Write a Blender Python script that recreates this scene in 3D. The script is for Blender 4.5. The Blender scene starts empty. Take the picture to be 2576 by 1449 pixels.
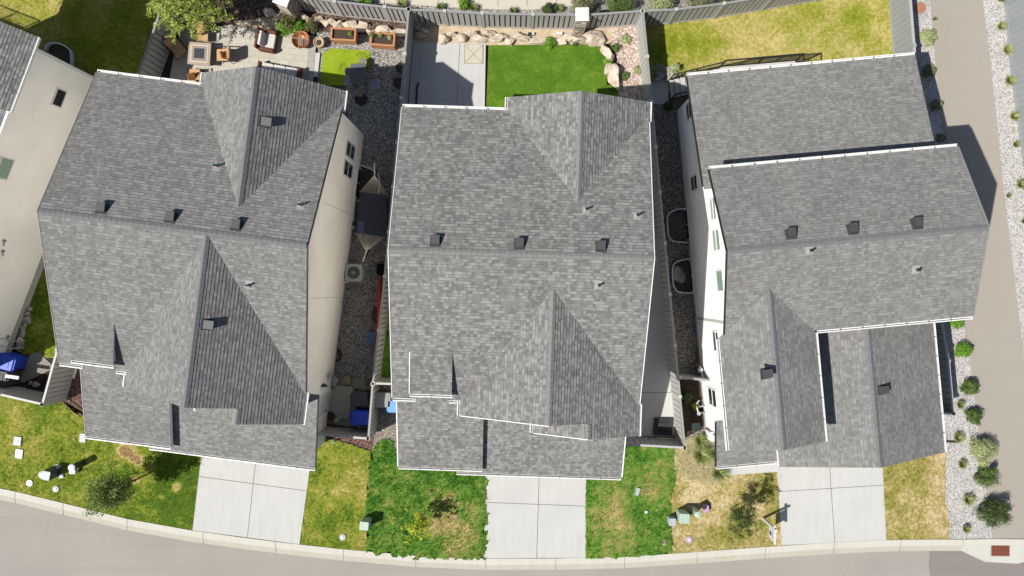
import bpy, bmesh, math, random
import numpy as np
from mathutils import Vector, Matrix, noise
random.seed(7); np.random.seed(7)
SC = bpy.context.scene
COL = SC.collection
# ------------------------------------------------------------------ camera
H = 36.0; F = 1786.0            # camera height; focal length in px of a 2576 px wide picture
cam = bpy.data.objects.new('camera', bpy.data.cameras.new('camera')); COL.objects.link(cam)
cam.location = (0, 0, H); cam.rotation_euler = (0, 0, 0)
cam.data.sensor_width = 36; cam.data.lens = 36*F/2576; cam.data.clip_end = 400
SC.camera = cam
# ------------------------------------------------------------------ world + sun
SHX, SHY = 0.715, 0.338          # shadow offset per metre of height
el = math.atan(1/math.hypot(SHX, SHY))
w = bpy.data.worlds.new('World'); SC.world = w; w.use_nodes = True
nt = w.node_tree; nt.nodes.clear()
sky = nt.nodes.new('ShaderNodeTexSky'); sky.sky_type = 'NISHITA'; sky.sun_disc = False
sky.sun_elevation = el; sky.sun_rotation = math.atan2(-SHX, -SHY)
bg = nt.nodes.new('ShaderNodeBackground'); bg.inputs[1].default_value = 0.058
ow = nt.nodes.new('ShaderNodeOutputWorld')
nt.links.new(sky.outputs[0], bg.inputs[0]); nt.links.new(bg.outputs[0], ow.inputs[0])
sl = bpy.data.lights.new('sun', 'SUN'); sl.energy = 4.2; sl.angle = math.radians(0.53); sl.color = (1, .955, .875)
sun = bpy.data.objects.new('sun', sl); COL.objects.link(sun); sun.location = (-20, -10, 40)
sun.rotation_euler = Vector((SHX, SHY, -1)).to_track_quat('-Z', 'Y').to_euler()
SC.view_settings.view_transform = 'Standard'; SC.view_settings.look = 'None'
SC.view_settings.gamma = 1; SC.view_settings.exposure = 0.72
SC.render.engine = 'CYCLES'
# ------------------------------------------------------------------ helpers
M_ = 1.85
def lin(c):
    c /= 255.0
    return c/12.92 if c <= .04045 else ((c+.055)/1.055)**2.4
def C(r, g, b, k=1.0):
    return (lin(r)/M_*k, lin(g)/M_*k, lin(b)/M_*k, 1)
def P(px, py, z=0.0):
    k = (H-z)/F
    return Vector(((px-1288)*k, -(py-724.5)*k, z))
def PX(x, y, z=0.0):
    k = F/(H-z)
    return (1288+x*k, 724.5-y*k)
class Frame:
    def __init__(s, o, deg):
        s.o = Vector((o[0], o[1], 0)); a = math.radians(deg); s.a = a
        s.x = Vector((math.cos(a), math.sin(a), 0)); s.y = Vector((-math.sin(a), math.cos(a), 0))
    def __call__(s, u, v, z=0.0): return s.o + s.x*u + s.y*v + Vector((0, 0, z))
    def uv(s, p): d = p-s.o; return d.dot(s.x), d.dot(s.y)
    def on_wall(s, px, py, u):          # point of a vertical wall (plane u) seen at a photo position
        a, b = P(px, py, 0), P(px, py, 10)
        ua, ub = s.uv(a)[0], s.uv(b)[0]
        t = (u-ua)/(ub-ua); p = a.lerp(b, t); return s.uv(p)[1], p.z
def tag(o, label=None, cat=None, group=None, kind=None):
    if label: o['label'] = label
    if cat: o['category'] = cat
    if group: o['group'] = group
    if kind: o['kind'] = kind
    return o
def thing(name, label, cat, loc=(0, 0, 0), rz=0, group=None):
    o = bpy.data.objects.new(name, None); COL.objects.link(o)
    o.location = loc; o.rotation_euler = (0, 0, rz); o.empty_display_size = .2
    return tag(o, label, cat, group)
class MB:
    def __init__(s): s.v = []; s.f = []; s.uv = {}; s.m = []
    def face(s, pts, uvs=None, mi=0):
        n = len(s.v); s.v += [tuple(p) for p in pts]; s.f.append(list(range(n, n+len(pts)))); s.m.append(mi)
        if uvs: s.uv[len(s.f)-1] = uvs
        return s
    def box(s, c, d, rz=0, M=None, mi=0, taper=1.0, skew=(0, 0)):
        x, y, z = d[0]/2, d[1]/2, d[2]/2
        R = M if M is not None else Matrix.Rotation(rz, 3, 'Z')
        p = []
        for zz, t in ((-z, 1), (z, taper)):
            for xx, yy in ((-x, -y), (x, -y), (x, y), (-x, y)):
                p.append(R @ Vector((xx*t+(skew[0] if zz > 0 else 0), yy*t+(skew[1] if zz > 0 else 0), zz)) + Vector(c))
        n = len(s.v); s.v += [tuple(q) for q in p]
        for q in ((0, 3, 2, 1), (4, 5, 6, 7), (0, 1, 5, 4), (1, 2, 6, 5), (2, 3, 7, 6), (3, 0, 4, 7)):
            s.f.append([n+i for i in q]); s.m.append(mi)
        return s
    def prism(s, pts, h, mi=0):       # pts: polygon (3D), extruded by vector h
        h = Vector(h); n = len(s.v); k = len(pts)
        s.v += [tuple(p) for p in pts] + [tuple(Vector(p)+h) for p in pts]
        s.f.append([n+i for i in range(k)][::-1]); s.f.append([n+k+i for i in range(k)]); s.m += [mi, mi]
        for i in range(k):
            j = (i+1) % k; s.f.append([n+i, n+j, n+k+j, n+k+i]); s.m.append(mi)
        return s
    def tube(s, pts, r, seg=6, mi=0, caps=True):
        pts = [Vector(p) for p in pts]; k = len(pts)
        rs = r if isinstance(r, (list, tuple)) else [r]*k
        n0 = len(s.v)
        for i, p in enumerate(pts):
            d = (pts[min(i+1, k-1)]-pts[max(i-1, 0)]).normalized()
            a = d.cross(Vector((0, 0, 1)) if abs(d.z) < .9 else Vector((1, 0, 0))).normalized(); b = d.cross(a)
            for j in range(seg):
                t = 2*math.pi*j/seg; s.v.append(tuple(p+(a*math.cos(t)+b*math.sin(t))*rs[i]))
        for i in range(k-1):
            for j in range(seg):
                q = (j+1) % seg; s.f.append([n0+i*seg+j, n0+i*seg+q, n0+(i+1)*seg+q, n0+(i+1)*seg+j]); s.m.append(mi)
        if caps:
            s.f.append([n0+j for j in range(seg)][::-1]); s.f.append([n0+(k-1)*seg+j for j in range(seg)]); s.m += [mi, mi]
        return s
    def lathe(s, c, prof, seg=20, mi=0, sx=1, sy=1):    # prof: [(r,z)...]
        c = Vector(c); n0 = len(s.v)
        for r, z in prof:
            for j in range(seg):
                t = 2*math.pi*j/seg; s.v.append((c.x+r*sx*math.cos(t), c.y+r*sy*math.sin(t), c.z+z))
        k = len(prof)
        for i in range(k-1):
            for j in range(seg):
                q = (j+1) % seg; s.f.append([n0+i*seg+j, n0+i*seg+q, n0+(i+1)*seg+q, n0+(i+1)*seg+j]); s.m.append(mi)
        s.f.append([n0+j for j in range(seg)][::-1]); s.f.append([n0+(k-1)*seg+j for j in range(seg)]); s.m += [mi, mi]
        return s
    def rbox(s, c, d, rz=0, r=.05, mi=0, taper=1.0, seg=4, dome=0.0):     # box with rounded vertical corners, tapered
        x, y, z = d[0]/2, d[1]/2, d[2]; pr = []
        for k, (sx, sy) in enumerate(((1, 1), (-1, 1), (-1, -1), (1, -1))):
            for j in range(seg+1):
                t = math.pi/2*(k+j/seg); pr.append((sx*(x-r)+r*math.cos(t), sy*(y-r)+r*math.sin(t)))
        R = Matrix.Rotation(rz, 3, 'Z'); n0 = len(s.v); m = len(pr)
        lay = [(1, 0), (taper, z-dome*.6), (taper*.93, z)] if dome else [(1, 0), (taper, z-.012), (taper*.97, z)]
        for t, zz in lay:
            for a, b in pr: s.v.append(tuple(R @ Vector((a*t, b*t, zz)) + Vector(c)))
        for i in range(len(lay)-1):
            for j in range(m):
                q = (j+1) % m; s.f.append([n0+i*m+j, n0+i*m+q, n0+(i+1)*m+q, n0+(i+1)*m+j]); s.m.append(mi)
        s.f.append([n0+j for j in range(m)][::-1]); s.f.append([n0+(len(lay)-1)*m+j for j in range(m)]); s.m += [mi, mi]
        return s
    def build(s, name, mat, parent=None, smooth=False, bevel=0):
        me = bpy.data.meshes.new(name); me.from_pydata(s.v, [], s.f)
        mats = mat if isinstance(mat, (list, tuple)) else [mat]
        for q in mats: me.materials.append(q)
        if len(mats) > 1: me.polygons.foreach_set('material_index', s.m)
        if s.uv:
            ul = me.uv_layers.new(name='UVMap')
            for fi, uvs in s.uv.items():
                for k, li in enumerate(me.polygons[fi].loop_indices): ul.data[li].uv = uvs[k]
        if smooth: me.polygons.foreach_set('use_smooth', [True]*len(me.polygons))
        me.update()
        o = bpy.data.objects.new(name, me); COL.objects.link(o)
        if parent: o.parent = parent
        if bevel:
            b = o.modifiers.new('bevel', 'BEVEL'); b.width = bevel; b.segments = 2; b.limit_method = 'ANGLE'
        return o
def wparent(o, par):       # parent keeping world-space coordinates of the mesh
    o.parent = par; o.matrix_parent_inverse = Matrix() if par.parent else par.matrix_basis.inverted(); return o
# ------------------------------------------------------------------ materials
MATS = {}
def newmat(name, rough=.8, spec=.3, metal=0):
    m = bpy.data.materials.new(name); m.use_nodes = True; t = m.node_tree
    b = t.nodes['Principled BSDF']; b.inputs['Roughness'].default_value = rough
    b.inputs['Specular IOR Level'].default_value = spec; b.inputs['Metallic'].default_value = metal
    return m, t, b
def N(t, ty, **kw):
    n = t.nodes.new(ty)
    for k, v in kw.items():
        if k.startswith('i'): n.inputs[int(k[1:])].default_value = v
        else: setattr(n, k, v)
    return n
def math_(t, op, a, b=None, c=None):
    n = t.nodes.new('ShaderNodeMath'); n.operation = op
    for i, x in enumerate((a, b, c)):
        if x is None: continue
        if isinstance(x, (int, float)): n.inputs[i].default_value = x
        else: t.links.new(x, n.inputs[i])
    return n.outputs[0]
def mixc(t, f, a, b, mode='MIX'):
    n = t.nodes.new('ShaderNodeMix'); n.data_type = 'RGBA'; n.blend_type = mode
    for i, x in ((0, f), (6, a), (7, b)):
        if isinstance(x, (int, float, tuple)): n.inputs[i].default_value = x
        else: t.links.new(x, n.inputs[i])
    return n.outputs[2]
def ramp(t, fac, stops, mode='LINEAR'):
    n = t.nodes.new('ShaderNodeValToRGB'); cr = n.color_ramp; cr.interpolation = mode
    while len(cr.elements) > 1: cr.elements.remove(cr.elements[-1])
    cr.elements[0].position = stops[0][0]; cr.elements[0].color = stops[0][1]
    for p, c in stops[1:]:
        e = cr.elements.new(p); e.color = c
    t.links.new(fac, n.inputs[0]); return n.outputs[0]
def pos(t, world=True):
    if world: return N(t, 'ShaderNodeNewGeometry').outputs['Position']
    return N(t, 'ShaderNodeTexCoord').outputs['Object']
def noise_(t, vec, scale, detail=3, rough=.55, dist=0):
    n = N(t, 'ShaderNodeTexNoise'); n.inputs['Scale'].default_value = scale; n.inputs['Detail'].default_value = detail
    n.inputs['Roughness'].default_value = rough; n.inputs['Distortion'].default_value = dist
    t.links.new(vec, n.inputs['Vector']); return n.outputs[0]
def bump(t, b, h, strength=.5, dist=.02):
    n = N(t, 'ShaderNodeBump'); n.inputs['Strength'].default_value = strength; n.inputs['Distance'].default_value = dist
    t.links.new(h, n.inputs['Height']); t.links.new(n.outputs[0], b.inputs['Normal'])
def scalec(c, k): return (c[0]*k, c[1]*k, c[2]*k, 1)
def plain(name, col, rough=.6, spec=.3, metal=0, var=.08, scale=6, bmp=.0):
    if name in MATS: return MATS[name]
    m, t, b = newmat(name, rough, spec, metal); p = pos(t)
    c = ramp(t, noise_(t, p, scale, 4), [(.3, scalec(col, 1-var)), (.7, scalec(col, 1+var))])
    t.links.new(c, b.inputs['Base Color'])
    if bmp: bump(t, b, noise_(t, p, scale*12, 3), bmp, .01)
    MATS[name] = m; return m
def shingle(name, tones, contrast=1.0):
    m, t, b = newmat(name, .9, .25)
    uv = N(t, 'ShaderNodeUVMap').outputs[0]; s = N(t, 'ShaderNodeSeparateXYZ'); t.links.new(uv, s.inputs[0])
    u, v = s.outputs[0], s.outputs[1]
    E_ = .130
    vr = math_(t, 'DIVIDE', v, E_); row = math_(t, 'FLOOR', vr); fr = math_(t, 'FRACT', vr)
    wn = N(t, 'ShaderNodeTexWhiteNoise', noise_dimensions='1D'); t.links.new(row, wn.inputs['W'])
    off = math_(t, 'MULTIPLY', wn.outputs[0], 23.7)
    def cell(wd, seed):
        c = math_(t, 'FLOOR', math_(t, 'ADD', math_(t, 'DIVIDE', u, wd), off))
        cx = N(t, 'ShaderNodeCombineXYZ'); t.links.new(c, cx.inputs[0]); t.links.new(row, cx.inputs[1]); cx.inputs[2].default_value = seed
        n = N(t, 'ShaderNodeTexWhiteNoise', noise_dimensions='3D'); t.links.new(cx.outputs[0], n.inputs['Vector']); return n.outputs[0]
    wv = N(t, 'ShaderNodeCombineXYZ'); t.links.new(math_(t, 'MULTIPLY', u, 2.1), wv.inputs[0]); t.links.new(row, wv.inputs[1])
    u0 = u; u = math_(t, 'ADD', u, math_(t, 'MULTIPLY', noise_(t, wv.outputs[0], 1.0, 2), .34))
    a = cell(.125, 1.0); a2 = cell(.26, 5.0)
    tone = math_(t, 'ADD', math_(t, 'MULTIPLY', a, .55), math_(t, 'MULTIPLY', a2, .45))
    c = ramp(t, tone, [(0, tones[0]), (.30, tones[1]), (.45, tones[2]), (.60, tones[3]), (.72, tones[4])], 'CONSTANT')
    p = pos(t)
    big = ramp(t, noise_(t, p, .5, 3), [(.3, (.93, .93, .935, 1)), (.7, (1.05, 1.05, 1.045, 1))])
    c = mixc(t, 1.0, c, big, 'MULTIPLY')
    sv = N(t, 'ShaderNodeCombineXYZ'); t.links.new(math_(t, 'MULTIPLY', u0, 1.6), sv.inputs[0]); t.links.new(math_(t, 'MULTIPLY', v, .22), sv.inputs[1])
    c = mixc(t, 1.0, c, ramp(t, noise_(t, sv.outputs[0], 1.0, 5, .6), [(.3, (.94, .942, .945, 1)), (.7, (1.05, 1.045, 1.03, 1))]), 'MULTIPLY')
    gr = ramp(t, noise_(t, p, 70, 2), [(.3, (.86, .86, .86, 1)), (.7, (1.12, 1.12, 1.12, 1))]); c = mixc(t, 1.0, c, gr, 'MULTIPLY')
    ln = math_(t, 'MULTIPLY', math_(t, 'LESS_THAN', fr, .13), math_(t, 'GREATER_THAN', a2, .38)); c = mixc(t, math_(t, 'MULTIPLY', ln, .55*contrast), c, (.03, .03, .032, 1))  # dark line along course edges, the shadow of the step painted in
    t.links.new(c, b.inputs['Base Color'])
    h = math_(t, 'MULTIPLY', a2, .5)
    bump(t, b, h, .4, .01)
    return m
def tones(k, base, sp):
    return [tuple([max(.01, base*(1+sp*q))*w_ for w_ in k]+[1]) for q in (-.30, -.13, .0, .14, .34)]
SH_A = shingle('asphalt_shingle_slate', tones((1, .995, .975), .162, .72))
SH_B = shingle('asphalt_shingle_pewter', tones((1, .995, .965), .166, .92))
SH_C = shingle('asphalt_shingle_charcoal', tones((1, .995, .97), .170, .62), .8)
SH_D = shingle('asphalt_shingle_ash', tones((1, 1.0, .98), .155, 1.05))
RIDGE = plain('ridge_cap_shingle', (.15, .151, .155, 1), .9, .2, var=.12, scale=9)
def ridge_like(name, col):
    return plain(name, col, .9, .2, var=.12, scale=9)
def stucco(name, col, sc=.6):
    m, t, b = newmat(name, .92, .15); p = pos(t)
    c = ramp(t, noise_(t, p, sc, 4), [(.3, scalec(col, .93)), (.7, scalec(col, 1.05))])
    t.links.new(c, b.inputs['Base Color']); bump(t, b, noise_(t, p, 60, 3), .35, .01); return m
ST_A = stucco('stucco_warm', (.88, .84, .765, 1)); ST_C = stucco('stucco_white', (.80, .80, .79, 1)); ST_D = stucco('stucco_greige', (.87, .845, .79, 1))
FOUND = plain('foundation_concrete', (.34, .33, .31, 1), .9, .2, var=.12, scale=2, bmp=.3)
WHITE = plain('white_metal', (.60, .60, .59, 1), .45, .4, var=.03)
WTRIM = plain('white_trim', (.64, .64, .63, 1), .6, .3, var=.03)
BLACK = plain('black_metal', (.018, .018, .02, 1), .45, .4, var=.1)
DKPLAS = plain('black_plastic', (.025, .025, .027, 1), .55, .35, var=.1)
GLASS = plain('window_glass', (.025, .03, .03, 1), .06, .8, var=.2, scale=1)
BLIND = plain('blind_behind_glass', (.34, .34, .33, 1), .3, .5)
GLASSG = plain('green_tinted_glass', (.22, .31, .25, 1), .12, .7, var=.15, scale=2)
def concrete(name, col, var=.06, stain=.5):
    m, t, b = newmat(name, .9, .2); p = pos(t)
    c = ramp(t, noise_(t, p, .7, 5, .6), [(.25, scalec(col, 1-var)), (.75, scalec(col, 1+var*.6))])
    st = noise_(t, p, 1.6, 6, .7, 1.2)
    c = mixc(t, ramp(t, st, [(.60, (0, 0, 0, 1)), (.78, (stain*.25,)*3+(1,))]), c, scalec(col, .68))
    c = mixc(t, 1.0, c, ramp(t, noise_(t, p, 45, 2), [(.3, (.93,)*3+(1,)), (.7, (1.06,)*3+(1,))]), 'MULTIPLY')
    # faint broom / tyre streaks along the slab
    mp = N(t, 'ShaderNodeMapping'); mp.inputs['Scale'].default_value = (3.5, .35, 1); t.links.new(p, mp.inputs[0])
    c = mixc(t, 1.0, c, ramp(t, noise_(t, mp.outputs[0], 1.3, 5, .6), [(.3, (.955,)*3+(1,)), (.7, (1.03,)*3+(1,))]), 'MULTIPLY')
    sp_ = noise_(t, p, 5.5, 4, .7, .6); c = mixc(t, ramp(t, sp_, [(.66, (0, 0, 0, 1)), (.75, (.22*stain+.06,)*3+(1,))]), c, scalec(col, .55))
    mp2 = N(t, 'ShaderNodeMapping'); mp2.inputs['Scale'].default_value = (2.2, .28, 1); mp2.inputs['Location'].default_value = (3.1, 7.7, 0); t.links.new(p, mp2.inputs[0])
    c = mixc(t, ramp(t, noise_(t, mp2.outputs[0], 1.1, 6, .65, .5), [(.56, (0, 0, 0, 1)), (.74, (.22, .22, .22, 1))]), c, scalec(col, .78))
    t.links.new(c, b.inputs['Base Color']); bump(t, b, noise_(t, p, 30, 4), .2, .006); return m
CONC = concrete('driveway_concrete', C(226, 226, 222)); KERB = concrete('kerb_concrete', C(232, 229, 218), .05, .9)
CONC2 = concrete('gutter_concrete', C(214, 209, 194), .06, .9); PATIO = concrete('patio_concrete', C(224, 224, 222), .05)
SIDEW = concrete('sidewalk_concrete', C(232, 224, 208), .04); INLET = concrete('inlet_concrete', C(229, 229, 219), .04)
def asphalt(name, col, var=.06):
    m, t, b = newmat(name, .93, .2); p = pos(t)
    c = ramp(t, noise_(t, p, .25, 6, .6), [(.25, scalec(col, 1-var)), (.75, scalec(col, 1+var))])
    c = mixc(t, 1.0, c, ramp(t, noise_(t, p, 55, 2), [(.3, (.86,)*3+(1,)), (.7, (1.1,)*3+(1,))]), 'MULTIPLY')
    st = noise_(t, p, 2.3, 5, .65, .8)
    c = mixc(t, ramp(t, st, [(.66, (0, 0, 0, 1)), (.80, (.32, .32, .32, 1))]), c, scalec(col, .62))
    c = mixc(t, 1.0, c, ramp(t, noise_(t, p, 20, 4, .8), [(.3, (.90,)*3+(1,)), (.7, (1.08,)*3+(1,))]), 'MULTIPLY')
    c = mixc(t, ramp(t, noise_(t, p, 7, 3, .6, .4), [(.70, (0, 0, 0, 1)), (.78, (.5, .5, .5, 1))]), c, scalec(col, .5))
    vc = N(t, 'ShaderNodeTexVoronoi', feature='DISTANCE_TO_EDGE'); vc.inputs['Scale'].default_value = .16; wn_ = N(t, 'ShaderNodeVectorMath', operation='ADD'); t.links.new(p, wn_.inputs[0]); nn = N(t, 'ShaderNodeTexNoise'); nn.inputs['Scale'].default_value = 1.2; t.links.new(p, nn.inputs['Vector']); t.links.new(nn.outputs[1], wn_.inputs[1]); t.links.new(wn_.outputs[0], vc.inputs['Vector'])
    c = mixc(t, ramp(t, vc.outputs['Distance'], [(.0, (.10, .10, .10, 1)), (.0022, (0, 0, 0, 1))]), c, scalec(col, .5))
    mp = N(t, 'ShaderNodeMapping'); mp.inputs['Scale'].default_value = (.12, 1.8, 1); mp.inputs['Rotation'].default_value = (0, 0, .05); t.links.new(p, mp.inputs[0])
    c = mixc(t, 1.0, c, ramp(t, noise_(t, mp.outputs[0], 1.0, 4, .6), [(.3, (1-var*.8,)*3+(1,)), (.7, (1+var*.6,)*3+(1,))]), 'MULTIPLY')
    t.links.new(c, b.inputs['Base Color']); bump(t, b, noise_(t, p, 60, 3), .3, .006); return m
ROAD = asphalt('street_asphalt', C(188, 180, 173)); ROADD = asphalt('patched_asphalt', C(160, 152, 148)); PATHM = asphalt('path_asphalt', C(192, 184, 173), .02)
def gravel(name, cols, scale=22, bs=.9, dark=.25, warp=1):
    m, t, b = newmat(name, .95, .2); p = pos(t)
    v = N(t, 'ShaderNodeTexVoronoi', feature='F1'); v.inputs['Scale'].default_value = scale; t.links.new(p, v.inputs['Vector'])
    sp = N(t, 'ShaderNodeSeparateColor'); t.links.new(v.outputs['Color'], sp.inputs[0])
    n = len(cols); c = ramp(t, sp.outputs[0], [(i/n, q) for i, q in enumerate(cols)], 'CONSTANT')
    e = ramp(t, v.outputs['Distance'], [(.35, (1, 1, 1, 1)), (.75, (dark, dark, dark, 1))])
    c = mixc(t, 1.0, c, e, 'MULTIPLY')
    c = mixc(t, 1.0, c, ramp(t, noise_(t, p, 1.1, 4), [(.3, (.88,)*3+(1,)), (.7, (1.1,)*3+(1,))]), 'MULTIPLY')
    t.links.new(c, b.inputs['Base Color'])
    bump(t, b, math_(t, 'SUBTRACT', 1.0, v.outputs['Distance']), bs, .03); return m
GRAVW = gravel('white_gravel', [C(248, 246, 244), C(222, 219, 217), C(255, 254, 252), C(190, 186, 185), C(250, 247, 244), C(232, 224, 218)], 20, .8, .62)
GRAVG = gravel('grey_gravel', [C(208, 204, 198), C(150, 147, 142), C(240, 237, 230), C(122, 119, 115), C(184, 178, 170), C(220, 214, 206), C(168, 160, 150)], 21, 1, .7)
MULCHR = gravel('red_lava_rock', [C(172, 130, 120), C(140, 100, 92), C(200, 165, 155), C(120, 84, 78)], 24, 1, .3)
MULCHB = gravel('brown_bark_mulch', [C(135, 110, 96), C(100, 78, 66), C(160, 135, 118), C(84, 64, 56), C(185, 165, 150)], 26, 1, .3)
DRYM = gravel('dry_rock_mulch', [C(206, 198, 184), C(156, 150, 146), C(232, 222, 200), C(128, 122, 122), C(190, 176, 158)], 24, 1, .5)
def soil(name, a, b_, sc=2.2):
    m, t, b = newmat(name, .97, .1); p = pos(t)
    c = ramp(t, noise_(t, p, sc, 7, .65), [(.3, a), (.7, b_)]); t.links.new(c, b.inputs['Base Color'])
    bump(t, b, noise_(t, p, 16, 6, .7), .9, .04); return m
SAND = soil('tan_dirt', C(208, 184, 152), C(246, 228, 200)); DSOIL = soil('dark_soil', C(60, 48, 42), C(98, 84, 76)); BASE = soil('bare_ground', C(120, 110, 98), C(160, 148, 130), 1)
def lawnmat(name, green, dark, dry, bias=0.0, patch=.9, amp=1.0, pale=None):
    m, t, b = newmat(name, .95, .12); p = pos(t)
    at = N(t, 'ShaderNodeAttribute', attribute_name='dry').outputs['Fac']
    n1 = noise_(t, p, patch, 5, .62); n2 = noise_(t, p, 5.5, 5, .7); n3 = noise_(t, p, 24, 4, .75)
    f = math_(t, 'ADD', math_(t, 'MULTIPLY', math_(t, 'SUBTRACT', n1, .5), 2.2*amp), math_(t, 'MULTIPLY', math_(t, 'SUBTRACT', n2, .5), 2.7*amp))
    f = math_(t, 'ADD', f, math_(t, 'MULTIPLY', math_(t, 'SUBTRACT', n3, .5), 2.0*amp))
    f = math_(t, 'ADD', math_(t, 'ADD', f, at), bias)
    mid = tuple([(green[i]*.55+dry[i]*.45) for i in range(3)]+[1])
    stops = [(.0, dark), (.28, green), (.55, mid), (.85, dry)]
    if pale: stops.append((1.0, pale))
    c = ramp(t, f, stops)
    c = mixc(t, 1.0, c, ramp(t, noise_(t, p, 42, 3, .7), [(.32, (.62, .64, .6, 1)), (.68, (1.3, 1.28, 1.3, 1))]), 'MULTIPLY')
    f2 = math_(t, 'ADD', at, math_(t, 'MULTIPLY', math_(t, 'SUBTRACT', n2, .5), .9))
    c = mixc(t, ramp(t, f2, [(.70, (0, 0, 0, 1)), (1.25, (.9, .9, .9, 1))]), c, mixc(t, n3, C(150, 112, 74), C(206, 164, 124)))
    t.links.new(c, b.inputs['Base Color']); bump(t, b, n3, .8, .05); return m
L_LUSH = lawnmat('lush_grass', C(98, 144, 50, 1.3), C(60, 106, 34, 1.25), C(184, 170, 104, 1.2), .24, 1.2, .6, C(208, 190, 138, 1.15))
L_OLIVE = lawnmat('patchy_grass', C(126, 144, 42, 1.28), C(88, 118, 36, 1.2), C(180, 168, 88, 1.25), .40, .9, .78, C(212, 194, 134, 1.25))
L_DRY = lawnmat('dry_grass', C(148, 150, 62, 1.2), C(112, 126, 46, 1.15), C(204, 182, 128, 1.2), .74, .9, .78, C(226, 208, 166, 1.2))
L_YARD = lawnmat('backyard_grass', C(150, 158, 48, 1.29), C(128, 142, 40, 1.29), C(212, 192, 130, 1.29), .56, .7, .6, C(222, 204, 140, 1.29))
def turf(name, a, b_, c_):
    m, t, b = newmat(name, .9, .15); p = pos(t)
    f = math_(t, 'ADD', math_(t, 'MULTIPLY', noise_(t, p, 1.0, 4), .5), math_(t, 'MULTIPLY', noise_(t, p, 9, 4, .7), .5))
    c = ramp(t, f, [(.34, a), (.5, b_), (.68, c_)]); c = mixc(t, 1.0, c, ramp(t, noise_(t, p, 55, 2), [(.3, (.75,)*3+(1,)), (.7, (1.2,)*3+(1,))]), 'MULTIPLY')
    t.links.new(c, b.inputs['Base Color']); bump(t, b, noise_(t, p, 50, 3), .7, .02); return m
TURF_B = turf('artificial_turf', C(72, 114, 24, 1.08), C(94, 134, 34, 1.08), C(132, 158, 54, 1.08)); TURF_A = turf('bright_artificial_turf', C(134, 158, 28, 1.15), C(154, 178, 40, 1.15), C(174, 192, 58, 1.15))
def leafmat(name, a, b_, c_, sc=3):
    m, t, b = newmat(name, .7, .25); p = pos(t)
    oi = N(t, 'ShaderNodeNewGeometry').outputs['Random Per Island']
    f = math_(t, 'ADD', math_(t, 'MULTIPLY', noise_(t, p, sc, 3), .6), math_(t, 'MULTIPLY', oi, .4))
    cc = ramp(t, f, [(.25, a), (.5, b_), (.75, c_)]); t.links.new(cc, b.inputs['Base Color'])
    tr = N(t, 'ShaderNodeBsdfTranslucent'); t.links.new(cc, tr.inputs[0]); mx = N(t, 'ShaderNodeMixShader'); mx.inputs[0].default_value = .32
    t.links.new(b.outputs[0], mx.inputs[1]); t.links.new(tr.outputs[0], mx.inputs[2]); t.links.new(mx.outputs[0], t.nodes['Material Output'].inputs[0])
    return m
LF_DARK = leafmat('leaf_dark', (.025, .05, .015, 1), (.06, .095, .028, 1), (.14, .18, .05, 1)); LF_MID = leafmat('leaf_mid', (.05, .09, .02, 1), (.10, .16, .04, 1), (.2, .26, .08, 1))
LF_BRIGHT = leafmat('leaf_bright', (.08, .17, .015, 1), (.14, .30, .03, 1), (.24, .40, .06, 1)); LF_SILVER = leafmat('leaf_silver', (.10, .12, .06, 1), (.2, .21, .11, 1), (.32, .31, .18, 1))
LF_YEL = leafmat('leaf_yellow', (.30, .36, .02, 1), (.42, .48, .03, 1), (.5, .55, .06, 1)); LF_WILLOW = leafmat('leaf_willow', (.14, .21, .03, 1), (.30, .38, .07, 1), (.46, .54, .14, 1), 2)
LF_RED = leafmat('leaf_bronze', (.05, .08, .02, 1), (.12, .15, .04, 1), (.24, .15, .09, 1)); LF_PALE = leafmat('leaf_pale', (.22, .28, .10, 1), (.36, .40, .19, 1), (.5, .52, .30, 1))
BL_G = leafmat('blade_green', (.08, .14, .02, 1), (.17, .26, .05, 1), (.32, .38, .12, 1)); BL_D = leafmat('blade_straw', (.40, .34, .17, 1), (.55, .47, .28, 1), (.65, .58, .4, 1))
LF_OLIVE = leafmat('leaf_olive', (.06, .10, .02, 1), (.15, .23, .05, 1), (.38, .44, .14, 1))
BARK = plain('bark', (.12, .085, .06, 1), .9, .1, var=.3, scale=15)
def stone(name, a, b_, c_):
    m, t, b = newmat(name, .93, .15); p = pos(t)
    c = ramp(t, noise_(t, p, 2.5, 7, .65, .5), [(.3, a), (.5, b_), (.72, c_)]); t.links.new(c, b.inputs['Base Color'])
    bump(t, b, noise_(t, p, 14, 6, .7), .8, .03); return m
def isl(name, cols):
    m, t, b = newmat(name, .93, .15); r = N(t, 'ShaderNodeNewGeometry').outputs['Random Per Island']; n = len(cols)
    t.links.new(ramp(t, r, [(i/n, q) for i, q in enumerate(cols)], 'CONSTANT'), b.inputs['Base Color']); return m
ROCK = stone('tan_boulder', C(200, 178, 156), C(236, 218, 198), C(255, 248, 236)); ROCKG = stone('grey_stone', C(150, 142, 134), C(192, 184, 174), C(224, 216, 206))
ROCKP = stone('pink_river_stone', C(200, 170, 155), C(226, 204, 190), C(244, 232, 222))
FENCE = plain('fence_vinyl', (.37, .367, .355, 1), .55, .3, var=.04, scale=3); FENCEB = plain('fence_gap_shade', (.028, .028, .03, 1), .7, .2)  # backing near black: the shade in the board gaps put into its colour
FENCEP = plain('fence_vinyl_pale', C(178, 184, 186), .55, .3, var=.03, scale=3)
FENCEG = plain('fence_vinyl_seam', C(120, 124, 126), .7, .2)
CAP = plain('fence_cap', C(206, 206, 204), .5, .35, var=.03)
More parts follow.
